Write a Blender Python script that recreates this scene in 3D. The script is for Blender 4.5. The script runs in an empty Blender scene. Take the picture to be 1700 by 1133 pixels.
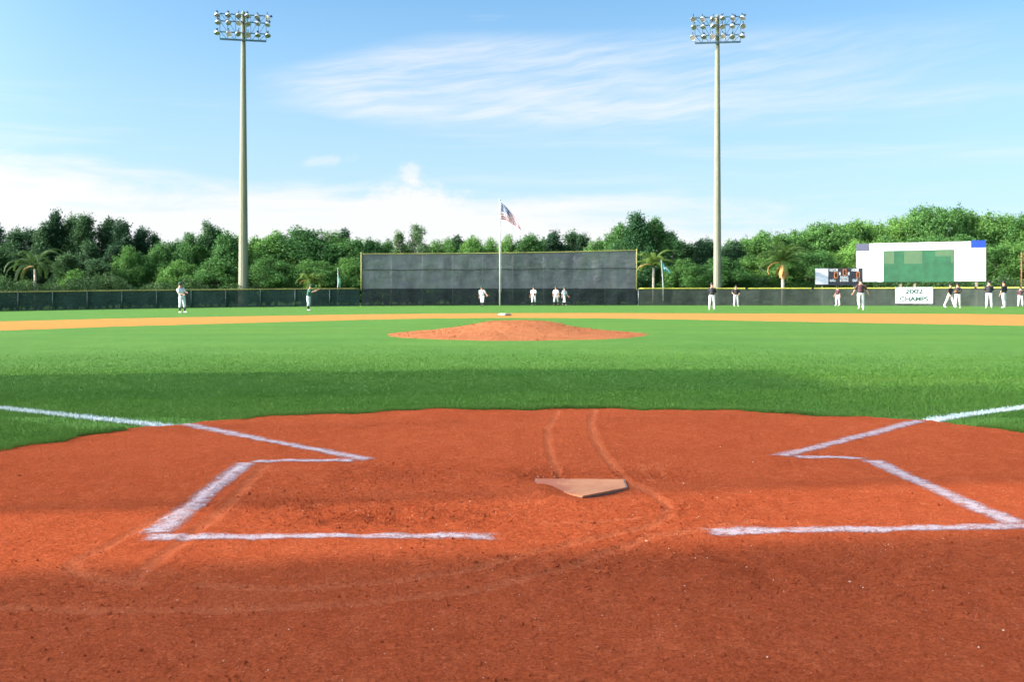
import bpy, bmesh, math, random
import numpy as np
from mathutils import Vector, Matrix

random.seed(11)
rng = np.random.default_rng(11)
PI = math.pi
S = bpy.context.scene
COL = S.collection

# ------------------------------------------------------------------ measured camera and ground
F, CX, HY, CH = 1700.0, 850.0, 491.0, 0.88      # focal length and horizon in photo pixels, eye height in metres


def smooth(a, b, x):
    t = np.clip((np.asarray(x, float) - a) / (b - a), 0, 1)
    return t * t * (3 - 2 * t)


def gz(x, y):
    """height of the field: level infield, outfield falling away on the third-base side"""
    x = np.asarray(x, float)
    y = np.asarray(y, float)
    return -0.40 * np.clip(-x / 42.0, 0, 1.6) ** 2 * smooth(12, 40, y)


def gp(px, py):
    """the field point that the photograph shows at a pixel"""
    d = 20.0
    for _ in range(30):
        z = float(gz((px - CX) / F * d, d))
        d = 0.5 * d + 0.5 * (CH - z) * F / (py - HY)
    return ((px - CX) / F * d, d)


def up(px, py, d):
    return Vector(((px - CX) / F * d, d, CH + (HY - py) / F * d))


# ------------------------------------------------------------------ object helpers
def tag(o, label=None, cat=None, group=None, kind=None):
    if label: o['label'] = label
    if cat: o['category'] = cat
    if group: o['group'] = group
    if kind: o['kind'] = kind
    return o


def thing(name, label, cat, loc=(0, 0, 0), rz=0.0, group=None):
    o = bpy.data.objects.new(name, None)
    o.empty_display_size = 0.2
    COL.objects.link(o)
    o.location = loc
    o.rotation_euler = (0, 0, rz)
    return tag(o, label, cat, group)


def link(name, me, mat=None, parent=None):
    o = bpy.data.objects.new(name, me)
    COL.objects.link(o)
    if mat is not None:
        me.materials.append(mat)
    if parent is not None:
        o.parent = parent
    return o


def copy_tree(o, parent=None):
    c = o.copy()
    COL.objects.link(c)
    c.parent = parent
    for ch in list(o.children):
        copy_tree(ch, c)
    return c


def np_mesh(name, V, Fc, smooth_=False):
    """mesh from an (n,3) array and an (m,k) array of faces"""
    V = np.asarray(V, np.float32)
    Fc = np.asarray(Fc, np.int32)
    me = bpy.data.meshes.new(name)
    me.vertices.add(len(V))
    me.vertices.foreach_set('co', V.ravel())
    m, k = Fc.shape
    me.loops.add(m * k)
    me.loops.foreach_set('vertex_index', Fc.ravel())
    me.polygons.add(m)
    me.polygons.foreach_set('loop_start', np.arange(m, dtype=np.int32) * k)
    me.polygons.foreach_set('use_smooth', np.full(m, smooth_))
    me.update(calc_edges=True)
    return me


class MB:
    def __init__(s):
        s.v, s.f = [], []

    def add(s, vs, fs):
        b = len(s.v)
        s.v += [tuple(v) for v in vs]
        s.f += [tuple(i + b for i in f) for f in fs]
        return s

    def box(s, c, d, M=None):
        x, y, z = (k / 2 for k in d)
        vs = [Vector((a * x, b * y, e * z)) for a in (-1, 1) for b in (-1, 1) for e in (-1, 1)]
        if M is not None:
            vs = [M @ v for v in vs]
        vs = [v + Vector(c) for v in vs]
        return s.add(vs, [(0, 1, 3, 2), (4, 6, 7, 5), (0, 4, 5, 1), (2, 3, 7, 6), (0, 2, 6, 4), (1, 5, 7, 3)])

    def sweep(s, pts, rad, n=10, side=None, cap=True):
        """tube through pts; rad: per point r or (r_side, r_other); side: reference side axis"""
        pts = [Vector(p) for p in pts]
        b = len(s.v)
        ref = Vector(side) if side is not None else None
        prev = None
        for i, p in enumerate(pts):
            t = (pts[min(i + 1, len(pts) - 1)] - pts[max(i - 1, 0)]).normalized()
            r = ref if ref is not None else (prev if prev is not None else (Vector((1, 0, 0)) if abs(t.x) < 0.9 else Vector((0, 1, 0))))
            a = r - t * r.dot(t)
            if a.length < 1e-5:
                a = Vector((0, 0, 1)).cross(t)
            a.normalize()
            prev = a
            c = t.cross(a)
            ra, rb = rad[i] if isinstance(rad[i], (tuple, list)) else (rad[i], rad[i])
            for k in range(n):
                th = 2 * PI * k / n
                s.v.append(tuple(p + a * (ra * math.cos(th)) + c * (rb * math.sin(th))))
        for i in range(len(pts) - 1):
            for k in range(n):
                k2 = (k + 1) % n
                s.f.append((b + i * n + k, b + i * n + k2, b + (i + 1) * n + k2, b + (i + 1) * n + k))
        if cap:
            s.f.append(tuple(b + k for k in reversed(range(n))))
            s.f.append(tuple(b + (len(pts) - 1) * n + k for k in range(n)))
        return s

    def cyl(s, p0, p1, r0, r1=None, n=10):
        return s.sweep([p0, p1], [r0, r0 if r1 is None else r1], n)

    def ball(s, c, r, n=10, m=7, lo=-1.0, M=None):
        """ellipsoid, cut below z = lo*r"""
        r = r if isinstance(r, (tuple, list)) else (r, r, r)
        b = len(s.v)
        t0 = math.asin(max(-1, lo))
        for j in range(m + 1):
            t = t0 + (PI / 2 - t0) * j / m
            for k in range(n):
                th = 2 * PI * k / n
                v = Vector((r[0] * math.cos(t) * math.cos(th), r[1] * math.cos(t) * math.sin(th), r[2] * math.sin(t)))
                if M is not None:
                    v = M @ v
                s.v.append(tuple(v + Vector(c)))
        for j in range(m):
            for k in range(n):
                k2 = (k + 1) % n
                s.f.append((b + j * n + k, b + j * n + k2, b + (j + 1) * n + k2, b + (j + 1) * n + k))
        s.f.append(tuple(b + k for k in reversed(range(n))))
        return s

    def build(s, name, mat, parent=None, sm=False):
        me = bpy.data.meshes.new(name)
        me.from_pydata(s.v, [], s.f)
        me.validate()
        if sm:
            me.polygons.foreach_set('use_smooth', [True] * len(me.polygons))
        me.update()
        return link(name, me, mat, parent)


# ------------------------------------------------------------------ material helpers
class NT:
    """small wrapper to write node trees as expressions"""
    def __init__(s, tree):
        s.t = tree
        s.n = tree.nodes
        s.l = tree.links

    def node(s, typ, ins=None, **kw):
        n = s.n.new(typ)
        for k, v in kw.items():
            setattr(n, k, v)
        for k, v in (ins or {}).items():
            s.put(n.inputs[k], v)
        return n

    def put(s, sock, v):
        if isinstance(v, bpy.types.NodeSocket):
            s.l.new(v, sock)
        elif isinstance(v, (tuple, list)) and len(v) == 3 and sock.type == 'RGBA':
            sock.default_value = (*v, 1)
        else:
            sock.default_value = v

    def m(s, op, a, b=0.0, c=0.0):
        n = s.n.new('ShaderNodeMath')
        n.operation = op
        for i, v in enumerate((a, b, c)):
            s.put(n.inputs[i], v)
        return n.outputs[0]

    def ss(s, a, b, x):
        n = s.n.new('ShaderNodeMapRange')
        n.interpolation_type = 'SMOOTHSTEP'
        s.put(n.inputs['Value'], x)
        s.put(n.inputs['From Min'], a)
        s.put(n.inputs['From Max'], b)
        return n.outputs[0]

    def mix(s, f, a, b, blend='MIX'):
        n = s.n.new('ShaderNodeMix')
        n.data_type = 'RGBA'
        n.blend_type = blend
        s.put(n.inputs[0], f)
        s.put(n.inputs[6], a)
        s.put(n.inputs[7], b)
        return n.outputs[2]

    def noise(s, vec, scale, detail=4.0, rough=0.55, dist=0.0):
        n = s.node('ShaderNodeTexNoise')
        if vec is not None:
            s.l.new(vec, n.inputs['Vector'])
        n.inputs['Scale'].default_value = scale
        n.inputs['Detail'].default_value = detail
        n.inputs['Roughness'].default_value = rough
        n.inputs['Distortion'].default_value = dist
        return n.outputs['Fac']

    def pos(s):
        return s.node('ShaderNodeNewGeometry').outputs['Position']

    def obj(s):
        return s.node('ShaderNodeTexCoord').outputs['Object']

    def scale(s, vec, sc, rot=(0, 0, 0)):
        n = s.node('ShaderNodeMapping')
        s.l.new(vec, n.inputs['Vector'])
        n.inputs['Scale'].default_value = sc
        n.inputs['Rotation'].default_value = rot
        return n.outputs[0]


def new_mat(name):
    m = bpy.data.materials.new(name)
    m.use_nodes = True
    t = NT(m.node_tree)
    b = m.node_tree.nodes['Principled BSDF']
    return m, t, b


def plain(name, col, rough=0.6, metal=0.0, var=0.18, scale=3.0, spec=0.4, bump=0.0):
    """one colour with a little procedural unevenness"""
    m, t, b = new_mat(name)
    nz = t.noise(t.obj(), scale, 5)
    k = t.ss(0.3, 0.7, nz)
    c = t.mix(k, tuple(x * (1 - var) for x in col), tuple(min(1, x * (1 + var)) for x in col))
    t.put(b.inputs['Base Color'], c)
    b.inputs['Roughness'].default_value = rough
    b.inputs['Metallic'].default_value = metal
    b.inputs['Specular IOR Level'].default_value = spec
    if bump:
        bn = t.node('ShaderNodeBump', {'Height': t.noise(t.obj(), scale * 8, 4), 'Strength': bump})
        t.put(b.inputs['Normal'], bn.outputs[0])
    return m


# ------------------------------------------------------------------ camera
cam = bpy.data.cameras.new('camera')
cam.sensor_width = 36.0
cam.lens = 36.0
cam.shift_y = -(1133 / 2 - HY) / 1700
cam.clip_start = 0.05
cam.clip_end = 5000
cam.dof.use_dof = True
cam.dof.focus_distance = 5.6
cam.dof.aperture_fstop = 9.0
co = bpy.data.objects.new('camera', cam)
COL.objects.link(co)
co.location = (0, 0, CH)
co.rotation_euler = (PI / 2, 0, 0)
S.camera = co

# ------------------------------------------------------------------ light
SUN_EL, SUN_BACK = math.radians(24), math.radians(9)
to_sun = Vector((-math.cos(SUN_BACK) * math.cos(SUN_EL), -math.sin(SUN_BACK) * math.cos(SUN_EL), math.sin(SUN_EL)))
sl = bpy.data.lights.new('sun', 'SUN')
sl.energy = 2.85
sl.angle = math.radians(0.5)
sl.color = (1.0, 0.89, 0.70)
so = bpy.data.objects.new('sun', sl)
COL.objects.link(so)
so.rotation_euler = to_sun.to_track_quat('Z', 'Y').to_euler()
so.location = (-30, -5, 30)

w = bpy.data.worlds.new('World')
S.world = w
w.use_nodes = True
t = NT(w.node_tree)
bg = w.node_tree.nodes['Background']
sky = t.node('ShaderNodeTexSky', sky_type='NISHITA', sun_disc=False)
sky.sun_elevation = SUN_EL
sky.sun_rotation = math.atan2(to_sun.x, to_sun.y)
sky.air_density = 1.0
sky.dust_density = 0.6
sky.ozone_density = 1.6
dirv = t.node('ShaderNodeTexCoord').outputs['Generated']
sep = t.node('ShaderNodeSeparateXYZ', {0: dirv})
az = t.m('ARCTAN2', sep.outputs[0], sep.outputs[1])
el = t.m('ARCSINE', sep.outputs[2])


def vec2(a, b, c=0.0):
    n = t.node('ShaderNodeCombineXYZ')
    t.put(n.inputs[0], a); t.put(n.inputs[1], b); t.put(n.inputs[2], c)
    return n.outputs[0]


# low bank of cloud over the horizon, thicker towards the third-base side
n_low = t.noise(vec2(t.m('MULTIPLY', az, 4.5), t.m('MULTIPLY', el, 24.0), 3.1), 1.0, 8, 0.62, 0.5)
top = t.m('ADD', 0.114, t.m('MULTIPLY', az, -0.050))
bank = t.m('SUBTRACT', 1.0, t.ss(-0.055, 0.030, t.m('SUBTRACT', el, top)))
side = t.m('ADD', 0.272, t.m('MULTIPLY', t.ss(-0.05, 0.35, az), 0.10))
low = t.ss(0.30, 0.66, t.m('ADD', t.m('MULTIPLY', n_low, 0.85), t.m('SUBTRACT', t.m('MULTIPLY', bank, 0.50), side)))
# one small puff standing up out of the bank
da = t.m('DIVIDE', t.m('ADD', az, 0.098), 0.015)
de = t.m('DIVIDE', t.m('SUBTRACT', el, 0.119), 0.014)
pr = t.m('SQRT', t.m('ADD', t.m('MULTIPLY', da, da), t.m('MULTIPLY', de, de)))
n_p = t.noise(vec2(t.m('MULTIPLY', az, 75.0), t.m('MULTIPLY', el, 95.0), 1.0), 1.0, 6, 0.65)
puff = t.m('MULTIPLY', 0.6, t.ss(0.35, 0.85, t.m('SUBTRACT', t.m('ADD', n_p, 0.45), t.m('MULTIPLY', pr, 0.55))))
da2 = t.m('DIVIDE', t.m('ADD', az, 0.180), 0.030)
de2 = t.m('DIVIDE', t.m('SUBTRACT', el, t.m('ADD', 0.156, t.m('MULTIPLY', az, 0.15))), 0.0065)
pr2 = t.m('SQRT', t.m('ADD', t.m('MULTIPLY', da2, da2), t.m('MULTIPLY', de2, de2)))
puff = t.m('ADD', puff, t.m('MULTIPLY', 0.40, t.ss(0.35, 0.85, t.m('SUBTRACT', t.m('ADD', n_p, 0.45), t.m('MULTIPLY', pr2, 0.55)))))
da3 = t.m('DIVIDE', t.m('ADD', az, 0.095), 0.055)
de3 = t.m('DIVIDE', t.m('SUBTRACT', el, 0.096), 0.017)
pr3 = t.m('SQRT', t.m('ADD', t.m('MULTIPLY', da3, da3), t.m('MULTIPLY', de3, de3)))
puff = t.m('ADD', puff, t.m('MULTIPLY', 0.7, t.ss(0.35, 0.95, t.m('SUBTRACT', t.m('ADD', n_p, 0.45), t.m('MULTIPLY', pr3, 0.55)))))
# high cirrus: a soft veil with fine combed streaks, pointed at its third-base end
ca, sa = math.cos(0.13), math.sin(0.13)
ua = t.m('ADD', t.m('MULTIPLY', az, ca), t.m('MULTIPLY', el, sa))
va = t.m('SUBTRACT', t.m('MULTIPLY', el, ca), t.m('MULTIPLY', az, sa))
warp = t.noise(vec2(t.m('MULTIPLY', az, 6.0), t.m('MULTIPLY', el, 14.0), 8.0), 1.0, 3)
n_c = t.noise(vec2(t.m('MULTIPLY', ua, 11.0), t.m('ADD', t.m('MULTIPLY', va, 120.0), t.m('MULTIPLY', warp, 4.0)), 0.7), 1.0, 7, 0.6, 0.25)
n_v = t.noise(vec2(t.m('MULTIPLY', az, 4.0), t.m('MULTIPLY', el, 34.0), 4.4), 1.0, 5, 0.55)
span = t.m('MULTIPLY', t.ss(-0.265, -0.17, az), t.m('SUBTRACT', 1.0, t.ss(0.10, 0.55, az)))
wid = t.m('ADD', 0.014, t.m('MULTIPLY', t.ss(-0.28, -0.05, az), 0.030))
mid = t.m('ADD', 0.196, t.m('MULTIPLY', t.ss(-0.28, -0.02, az), 0.008))
ee = t.m('DIVIDE', t.m('SUBTRACT', el, mid), wid)
cir = t.m('MULTIPLY', span, t.m('SUBTRACT', 1.0, t.ss(0.25, 1.5, t.m('MULTIPLY', ee, ee))))
tex = t.m('ADD', 0.12, t.m('ADD', t.m('MULTIPLY', t.ss(0.28, 0.75, n_c), 0.62), t.m('MULTIPLY', t.ss(0.35, 0.65, n_v), 0.26)))
cirrus = t.m('MULTIPLY', t.m('MULTIPLY', cir, tex), 0.70)
# faint streaks elsewhere
n_f = t.noise(vec2(t.m('MULTIPLY', az, 3.0), t.m('MULTIPLY', el, 42.0), 11.0), 1.0, 6, 0.6, 0.3)
faint = t.m('MULTIPLY', t.m('MULTIPLY', t.ss(0.46, 0.80, n_f), 0.42), t.m('SUBTRACT', 1.0, t.ss(0.14, 0.22, el)))
cloud = t.m('MINIMUM', 1.0, t.m('ADD', t.m('ADD', low, puff), t.m('ADD', cirrus, faint)))
SKY_TINT = (0.325, 0.49, 0.56)
CLOUD = (2.32, 2.36, 2.42)
base = t.mix(1.0, sky.outputs[0], SKY_TINT, 'MULTIPLY')
# damp air whitens the sky towards the horizon
base = t.mix(t.m('MULTIPLY', t.m('SUBTRACT', 1.0, t.ss(0.02, 0.36, el)), 0.66), base, (1.62, 1.92, 2.30))
skyc = t.mix(cloud, base, CLOUD)
# fill light added to the sky round the sun, out of view, to lift the shade
sd = t.node('ShaderNodeVectorMath', operation='DOT_PRODUCT')
t.put(sd.inputs[0], dirv)
sd.inputs[1].default_value = tuple(to_sun)
fill_glow = t.m('POWER', t.m('MAXIMUM', sd.outputs['Value'], 0.0), 5.0)
skyc = t.mix(fill_glow, skyc, t.mix(1.0, skyc, (33.0, 35.0, 39.0), 'ADD'))
t.put(bg.inputs['Color'], skyc)
bg.inputs['Strength'].default_value = 0.15
S.view_settings.view_transform = 'Standard'
S.view_settings.look = 'None'
S.view_settings.exposure = 1.5
S.view_settings.gamma = 1.0

# ------------------------------------------------------------------ materials
def grass_mat(name, blades=False):
    m, t, b = new_mat(name)
    p = t.pos()
    n1 = t.noise(p, 0.35, 5, 0.6)
    n2 = t.noise(t.scale(p, (1, 0.45, 1)), 3.0, 5, 0.65)
    n3 = t.noise(p, 60.0 if blades else 22.0, 3, 0.7)
    c = t.mix(t.ss(0.3, 0.7, n1), (0.078, 0.166, 0.036), (0.100, 0.196, 0.040))
    c = t.mix(t.m('MULTIPLY', t.ss(0.35, 0.75, n2), 0.55), c, (0.058, 0.155, 0.022))
    c = t.mix(t.m('MULTIPLY', t.ss(0.45, 0.8, n3), 0.4), c, (0.105, 0.215, 0.030))
    c = t.mix(t.m('MULTIPLY', t.ss(0.60, 0.76, t.noise(p, 1.3, 6, 0.7)), 0.22), c, (0.16, 0.20, 0.05))
    c = t.mix(t.m('MULTIPLY', t.ss(0.52, 0.74, t.noise(t.scale(p, (0.5, 1.6, 1)), 0.16, 6, 0.65)), 0.45), c, (0.125, 0.195, 0.030))
    # faint mowing lanes
    lane = t.m('SINE', t.m('MULTIPLY', t.m('ADD', t.node('ShaderNodeSeparateXYZ', {0: p}).outputs[1], t.m('MULTIPLY', t.noise(p, 0.2, 2), 1.5)), 2.1))
    c = t.mix(t.m('MULTIPLY', t.ss(-0.5, 0.5, lane), 0.16), c, (0.050, 0.135, 0.012))
    t.put(b.inputs['Base Color'], c)
    b.inputs['Roughness'].default_value = 0.7
    b.inputs['Specular IOR Level'].default_value = 0.02
    if blades:
        tl = t.node('ShaderNodeBsdfTranslucent', {'Color': c})
        mx = t.node('ShaderNodeMixShader', {0: 0.35})
        t.l.new(b.outputs[0], mx.inputs[1]); t.l.new(tl.outputs[0], mx.inputs[2])
        t.l.new(mx.outputs[0], m.node_tree.nodes['Material Output'].inputs['Surface'])
    if not blades:
        h = t.m('ADD', t.noise(p, 30, 4, 0.7), t.m('MULTIPLY', t.noise(p, 4, 4, 0.6), 2.0))
        bn = t.node('ShaderNodeBump', {'Height': h, 'Strength': 0.6, 'Distance': 0.05})
        t.put(b.inputs['Normal'], bn.outputs[0])
    return m


M_GRASS = grass_mat('turf')
M_BLADE = grass_mat('grass_blades', True)


def dirt_mat(name, c0, c1, c2, attr=False, bump=0.5, fleck=True):
    m, t, b = new_mat(name)
    p = t.pos()
    n1 = t.noise(p, 1.1, 6, 0.62)
    n2 = t.noise(t.scale(p, (1, 0.55, 1)), 9.0, 6, 0.7)
    n3 = t.noise(p, 110.0, 5, 0.8)
    n4 = t.noise(p, 38.0, 5, 0.75)
    c = t.mix(t.ss(0.30, 0.70, n1), c0, c1)
    c = t.mix(t.m('MULTIPLY', t.ss(0.42, 0.72, n2), 0.55), c, c2)
    c = t.mix(t.m('MULTIPLY', t.ss(0.40, 0.62, n3), 0.72), c, tuple(x * 0.50 for x in c0))
    c = t.mix(t.m('MULTIPLY', t.ss(0.50, 0.70, n4), 0.40), c, tuple(min(1, x * 1.25) for x in c2))
    if attr:
        at = t.node('ShaderNodeAttribute', attribute_name='worn').outputs['Fac']
        dk = t.node('ShaderNodeAttribute', attribute_name='dug').outputs['Fac']
        c = t.mix(t.m('MULTIPLY', at, t.ss(0.15, 0.75, t.noise(p, 40, 4, 0.7))), c, (0.60, 0.19, 0.088))
        c = t.mix(t.m('MULTIPLY', dk, 0.5), c, tuple(x * 0.55 for x in c0))
    if fleck:
        vo = t.node('ShaderNodeTexVoronoi', {'Scale': 95.0})
        t.put(vo.inputs['Vector'], p)
        f = t.m('MULTIPLY', t.m('LESS_THAN', vo.outputs['Distance'], 0.16), t.m('GREATER_THAN', t.node('ShaderNodeSeparateColor', {0: vo.outputs['Color']}).outputs[0], 0.93))
        c = t.mix(f, c, (0.62, 0.36, 0.24))
    t.put(b.inputs['Base Color'], c)
    b.inputs['Roughness'].default_value = 0.95
    b.inputs['Specular IOR Level'].default_value = 0.0
    h = t.m('ADD', t.m('MULTIPLY', t.noise(p, 28, 5, 0.72), 1.0), t.m('MULTIPLY', t.noise(p, 130, 5, 0.85), 0.55))
    bn = t.node('ShaderNodeBump', {'Height': h, 'Strength': bump, 'Distance': 0.03})
    t.put(b.inputs['Normal'], bn.outputs[0])
    return m


M_DIRT = dirt_mat('red_clay', (0.44, 0.084, 0.030), (0.52, 0.105, 0.038), (0.59, 0.142, 0.056), attr=True, bump=1.0)
M_MOUND = dirt_mat('mound_clay', (0.36, 0.122, 0.050), (0.42, 0.146, 0.062), (0.52, 0.215, 0.105), bump=0.8)
M_INFIELD = dirt_mat('infield_sand', (0.49, 0.195, 0.054), (0.54, 0.218, 0.062), (0.58, 0.242, 0.074), bump=0.15, fleck=False)


# ------------------------------------------------------------------ value noise in numpy
def vnoise(x, y, cell, seed):
    r = np.random.default_rng(seed)
    T = r.random((256, 256))
    u, v = x / cell, y / cell
    i, j = np.floor(u).astype(int), np.floor(v).astype(int)
    fu, fv = u - i, v - j
    fu, fv = fu * fu * (3 - 2 * fu), fv * fv * (3 - 2 * fv)
    a, b_, c, d = T[i % 256, j % 256], T[(i + 1) % 256, j % 256], T[i % 256, (j + 1) % 256], T[(i + 1) % 256, (j + 1) % 256]
    return (a * (1 - fu) + b_ * fu) * (1 - fv) + (c * (1 - fu) + d * fu) * fv - 0.5


APEX = Vector((*gp(967, 828), 0))
AXIS = Vector((-0.0206, 1, 0)).normalized()
SIDE = Vector((AXIS.y, -AXIS.x, 0))
HC = (APEX.x, APEX.y + 0.2)                     # centre of the home-plate circle


def home_r(ang):
    """radius of the clay circle, by direction (0 = towards the mound, + = first-base side)"""
    a = np.degrees(np.asarray(ang))
    r = np.interp(a, [-180, -70, -48, -30, 0, 30, 48, 62, 90, 180], [3.6, 3.42, 3.46, 3.36, 3.28, 3.40, 3.52, 3.62, 3.7, 3.6])
    return r + 0.05 * np.sin(a * 0.31) + 0.03 * np.sin(a * 0.83 + 1) + 0.012 * np.sin(a * 2.9)


def in_home(x, y, grow=0.0):
    dx, dy = x - HC[0], y - HC[1]
    return np.hypot(dx, dy) < home_r(np.arctan2(dx, dy)) + grow


def seg_dist(x, y, pts):
    D = np.full(x.shape, 1e9)
    for (ax, ay), (bx, by) in zip(pts, pts[1:]):
        vx, vy = bx - ax, by - ay
        k = np.clip(((x - ax) * vx + (y - ay) * vy) / (vx * vx + vy * vy + 1e-12), 0, 1)
        D = np.minimum(D, np.hypot(x - ax - k * vx, y - ay - k * vy))
    return D


TRACKS = [[(928, 682), (910, 712), (909, 740), (918, 770), (932, 795)],
          [(988, 682), (980, 705), (990, 735), (1008, 765), (1040, 800), (1085, 822), (1110, 842), (1108, 860), (1080, 876), (1000, 893), (900, 915),
           (780, 950), (640, 972), (480, 984), (330, 978)],
          [(1250, 868), (1080, 893), (950, 940), (800, 985), (600, 1008), (380, 1020), (180, 1022), (0, 1014)],
          [(395, 775), (300, 845), (200, 900), (125, 938), (118, 952), (160, 966), (240, 975)],
          [(440, 775), (370, 850), (290, 915), (225, 965)],
          [(1060, 768), (1085, 800)], [(1088, 770), (1106, 795)], [(900, 870), (960, 872), (1060, 864)]]
TR = [[gp(*p) for p in tr] for tr in TRACKS]
TW = [0.026, 0.032, 0.034, 0.030, 0.034, 0.012, 0.012, 0.02]
DUG = [(640, 862, 0.26, 0.75), (520, 835, 0.3, 0.3), (760, 850, 0.25, 0.45), (1180, 850, 0.3, 0.25), (1090, 790, 0.2, 0.3),
       (1300, 940, 0.5, 0.45), (1000, 930, 0.4, 0.25), (1500, 960, 0.4, 0.3), (900, 790, 0.15, 0.3), (640, 790, 0.3, 0.2)]
PLATE_C = APEX + AXIS * 0.22


def dirt_fields(x, y):
    worn = np.zeros_like(x)
    rut = np.zeros_like(x)
    for tr, wd in zip(TR, TW):
        D = seg_dist(x, y, tr)
        k = 1 - smooth(wd * 0.45, wd * 1.15, D + 0.012 * vnoise(x, y, 0.06, 5))
        worn = np.maximum(worn, 0.42 * k)
        rut += 0.004 * np.exp(-((D - wd) / (wd * 0.35)) ** 2) - 0.004 * k
    dug = np.zeros_like(x)
    for px, py, r, a in DUG:
        qx, qy = gp(px, py)
        q = np.hypot((x - qx), (y - qy) * 1.3) / r
        dug = np.maximum(dug, a * np.exp(-q * q) * (0.55 + 1.1 * (vnoise(x, y, 0.09, 77) + 0.2)))
    dug = np.clip(dug, 0, 1)
    h = 0.009 * vnoise(x, y, 0.9, 1) + 0.006 * vnoise(x, y, 0.33, 2) + (0.005 + 0.022 * dug) * vnoise(x, y, 0.09, 3) + (0.0035 + 0.012 * dug) * vnoise(x, y, 0.042, 4)
    h = h + rut - 0.03 * dug
    # ground worn away beside home plate
    pd = np.hypot(x - PLATE_C.x, y - PLATE_C.y)
    h = h - 0.012 * np.exp(-(pd / 0.35) ** 2)
    flat = 1 - smooth(0.20, 0.34, pd)
    h = h * (1 - 0.6 * flat) - 0.004 * flat
    rx, ry = x - (PLATE_C.x + 0.16), y - (PLATE_C.y - 0.16)
    h = h - 0.006 * np.exp(-(rx / 0.14) ** 2 - (ry / 0.10) ** 2)
    # clay banked up over the plate's third-base edge
    ex, ey = x - (PLATE_C.x - 0.20), y - (PLATE_C.y - 0.06)
    h = h + 0.030 * np.exp(-((ex * 0.75 + ey * 0.35) / 0.105) ** 2 - ((ey * 0.9 - ex * 0.3) / 0.24) ** 2) * (0.8 + 0.6 * vnoise(x, y, 0.07, 15))
    return h, worn, dug


def dirt_h(x, y):
    return 0.006 + dirt_fields(np.atleast_1d(np.asarray(x, float)), np.atleast_1d(np.asarray(y, float)))[0]


# ------------------------------------------------------------------ ground sheets
def grid_sheet(xs, ys, zf):
    X, Y = np.meshgrid(xs, ys)
    Z = zf(X, Y)
    V = np.stack([X.ravel(), Y.ravel(), Z.ravel()], 1)
    nx, ny = len(xs), len(ys)
    i = (np.arange(ny - 1)[:, None] * nx + np.arange(nx - 1)[None]).ravel()
    return V, np.stack([i, i + 1, i + 1 + nx, i + nx], 1)


xs = np.concatenate([[-1500, -600, -250, -130], np.linspace(-90, 90, 91), [130, 250, 600, 1500]])
ys = np.concatenate([[-400, -100, -40, -15], np.linspace(-5, 150, 80), [200, 400, 900, 2500]])
V, Fc = grid_sheet(xs, ys, lambda x, y: gz(x, y) - 0.026)
tag(link('ground', np_mesh('ground', V, Fc, True), M_GRASS), 'mown green turf of the ball field', None, None, 'structure')

# home-plate clay circle
X, Y = np.meshgrid(np.arange(-3.9, 4.5, 0.019), np.arange(0.7, 8.6, 0.019))
inside = in_home(X, Y, 0.05)
h, worn, dug = dirt_fields(X, Y)
Z = 0.006 + h
idx = -np.ones(X.shape, int)
idx[inside] = np.arange(inside.sum())
V = np.stack([X[inside], Y[inside], Z[inside]], 1)
q = np.stack([idx[:-1, :-1], idx[:-1, 1:], idx[1:, 1:], idx[1:, :-1]], -1).reshape(-1, 4)
q = q[(q >= 0).all(1)]
me = np_mesh('home_plate_clay', V, q, True)
for nm, arr in (('worn', worn), ('dug', dug)):
    a = me.attributes.new(nm, 'FLOAT', 'POINT')
    a.data.foreach_set('value', arr[inside].astype(np.float32))
tag(link('home_plate_clay', me, M_DIRT), 'red clay circle around home plate', None, None, 'structure')

# infield band of sandy dirt, from its two measured edges
NEAR = [(-300, 563), (0, 548), (200, 541), (400, 535.5), (600, 530.2), (720, 527.8), (850, 527), (1000, 527.6), (1150, 530), (1300, 533), (1500, 536.6), (1700, 540), (2000, 548)]
FAR = [(-300, 540), (0, 533), (200, 528), (400, 524.6), (600, 521.6), (800, 519.7), (1000, 519.4), (1200, 519.9), (1400, 520), (1600, 520.6), (1700, 521.6), (2000, 526)]
near_px = np.linspace(-300, 2000, 240)
rows = 8
Vb = []
for k, px in enumerate(near_px):
    ny_ = np.interp(px, [p[0] for p in NEAR], [p[1] for p in NEAR])
    fy_ = np.interp(px, [p[0] for p in FAR], [p[1] for p in FAR])
    a, b_ = gp(px, ny_), gp(px, fy_)
    j = 0.10 * math.sin(k * 0.9) + 0.08 * math.sin(k * 2.3)
    for r in range(rows):
        f = r / (rows - 1)
        x_, y_ = a[0] + (b_[0] - a[0]) * f, a[1] + (b_[1] - a[1]) * f + (j if r in (0, rows - 1) else 0)
        Vb.append((x_, y_, float(gz(x_, y_)) + (-0.030 if r in (0, rows - 1) else 0.004)))
n_ = len(near_px)
Fb = [(i * rows + r, (i + 1) * rows + r, (i + 1) * rows + r + 1, i * rows + r + 1) for i in range(n_ - 1) for r in range(rows - 1)]
tag(link('infield_dirt', np_mesh('infield_dirt', Vb, Fb, True), M_INFIELD), 'curved band of sandy infield dirt', None, None, 'structure')
BAND = [(Vb[i * rows][0], Vb[i * rows][1], Vb[i * rows + rows - 1][1]) for i in range(n_)]

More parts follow.
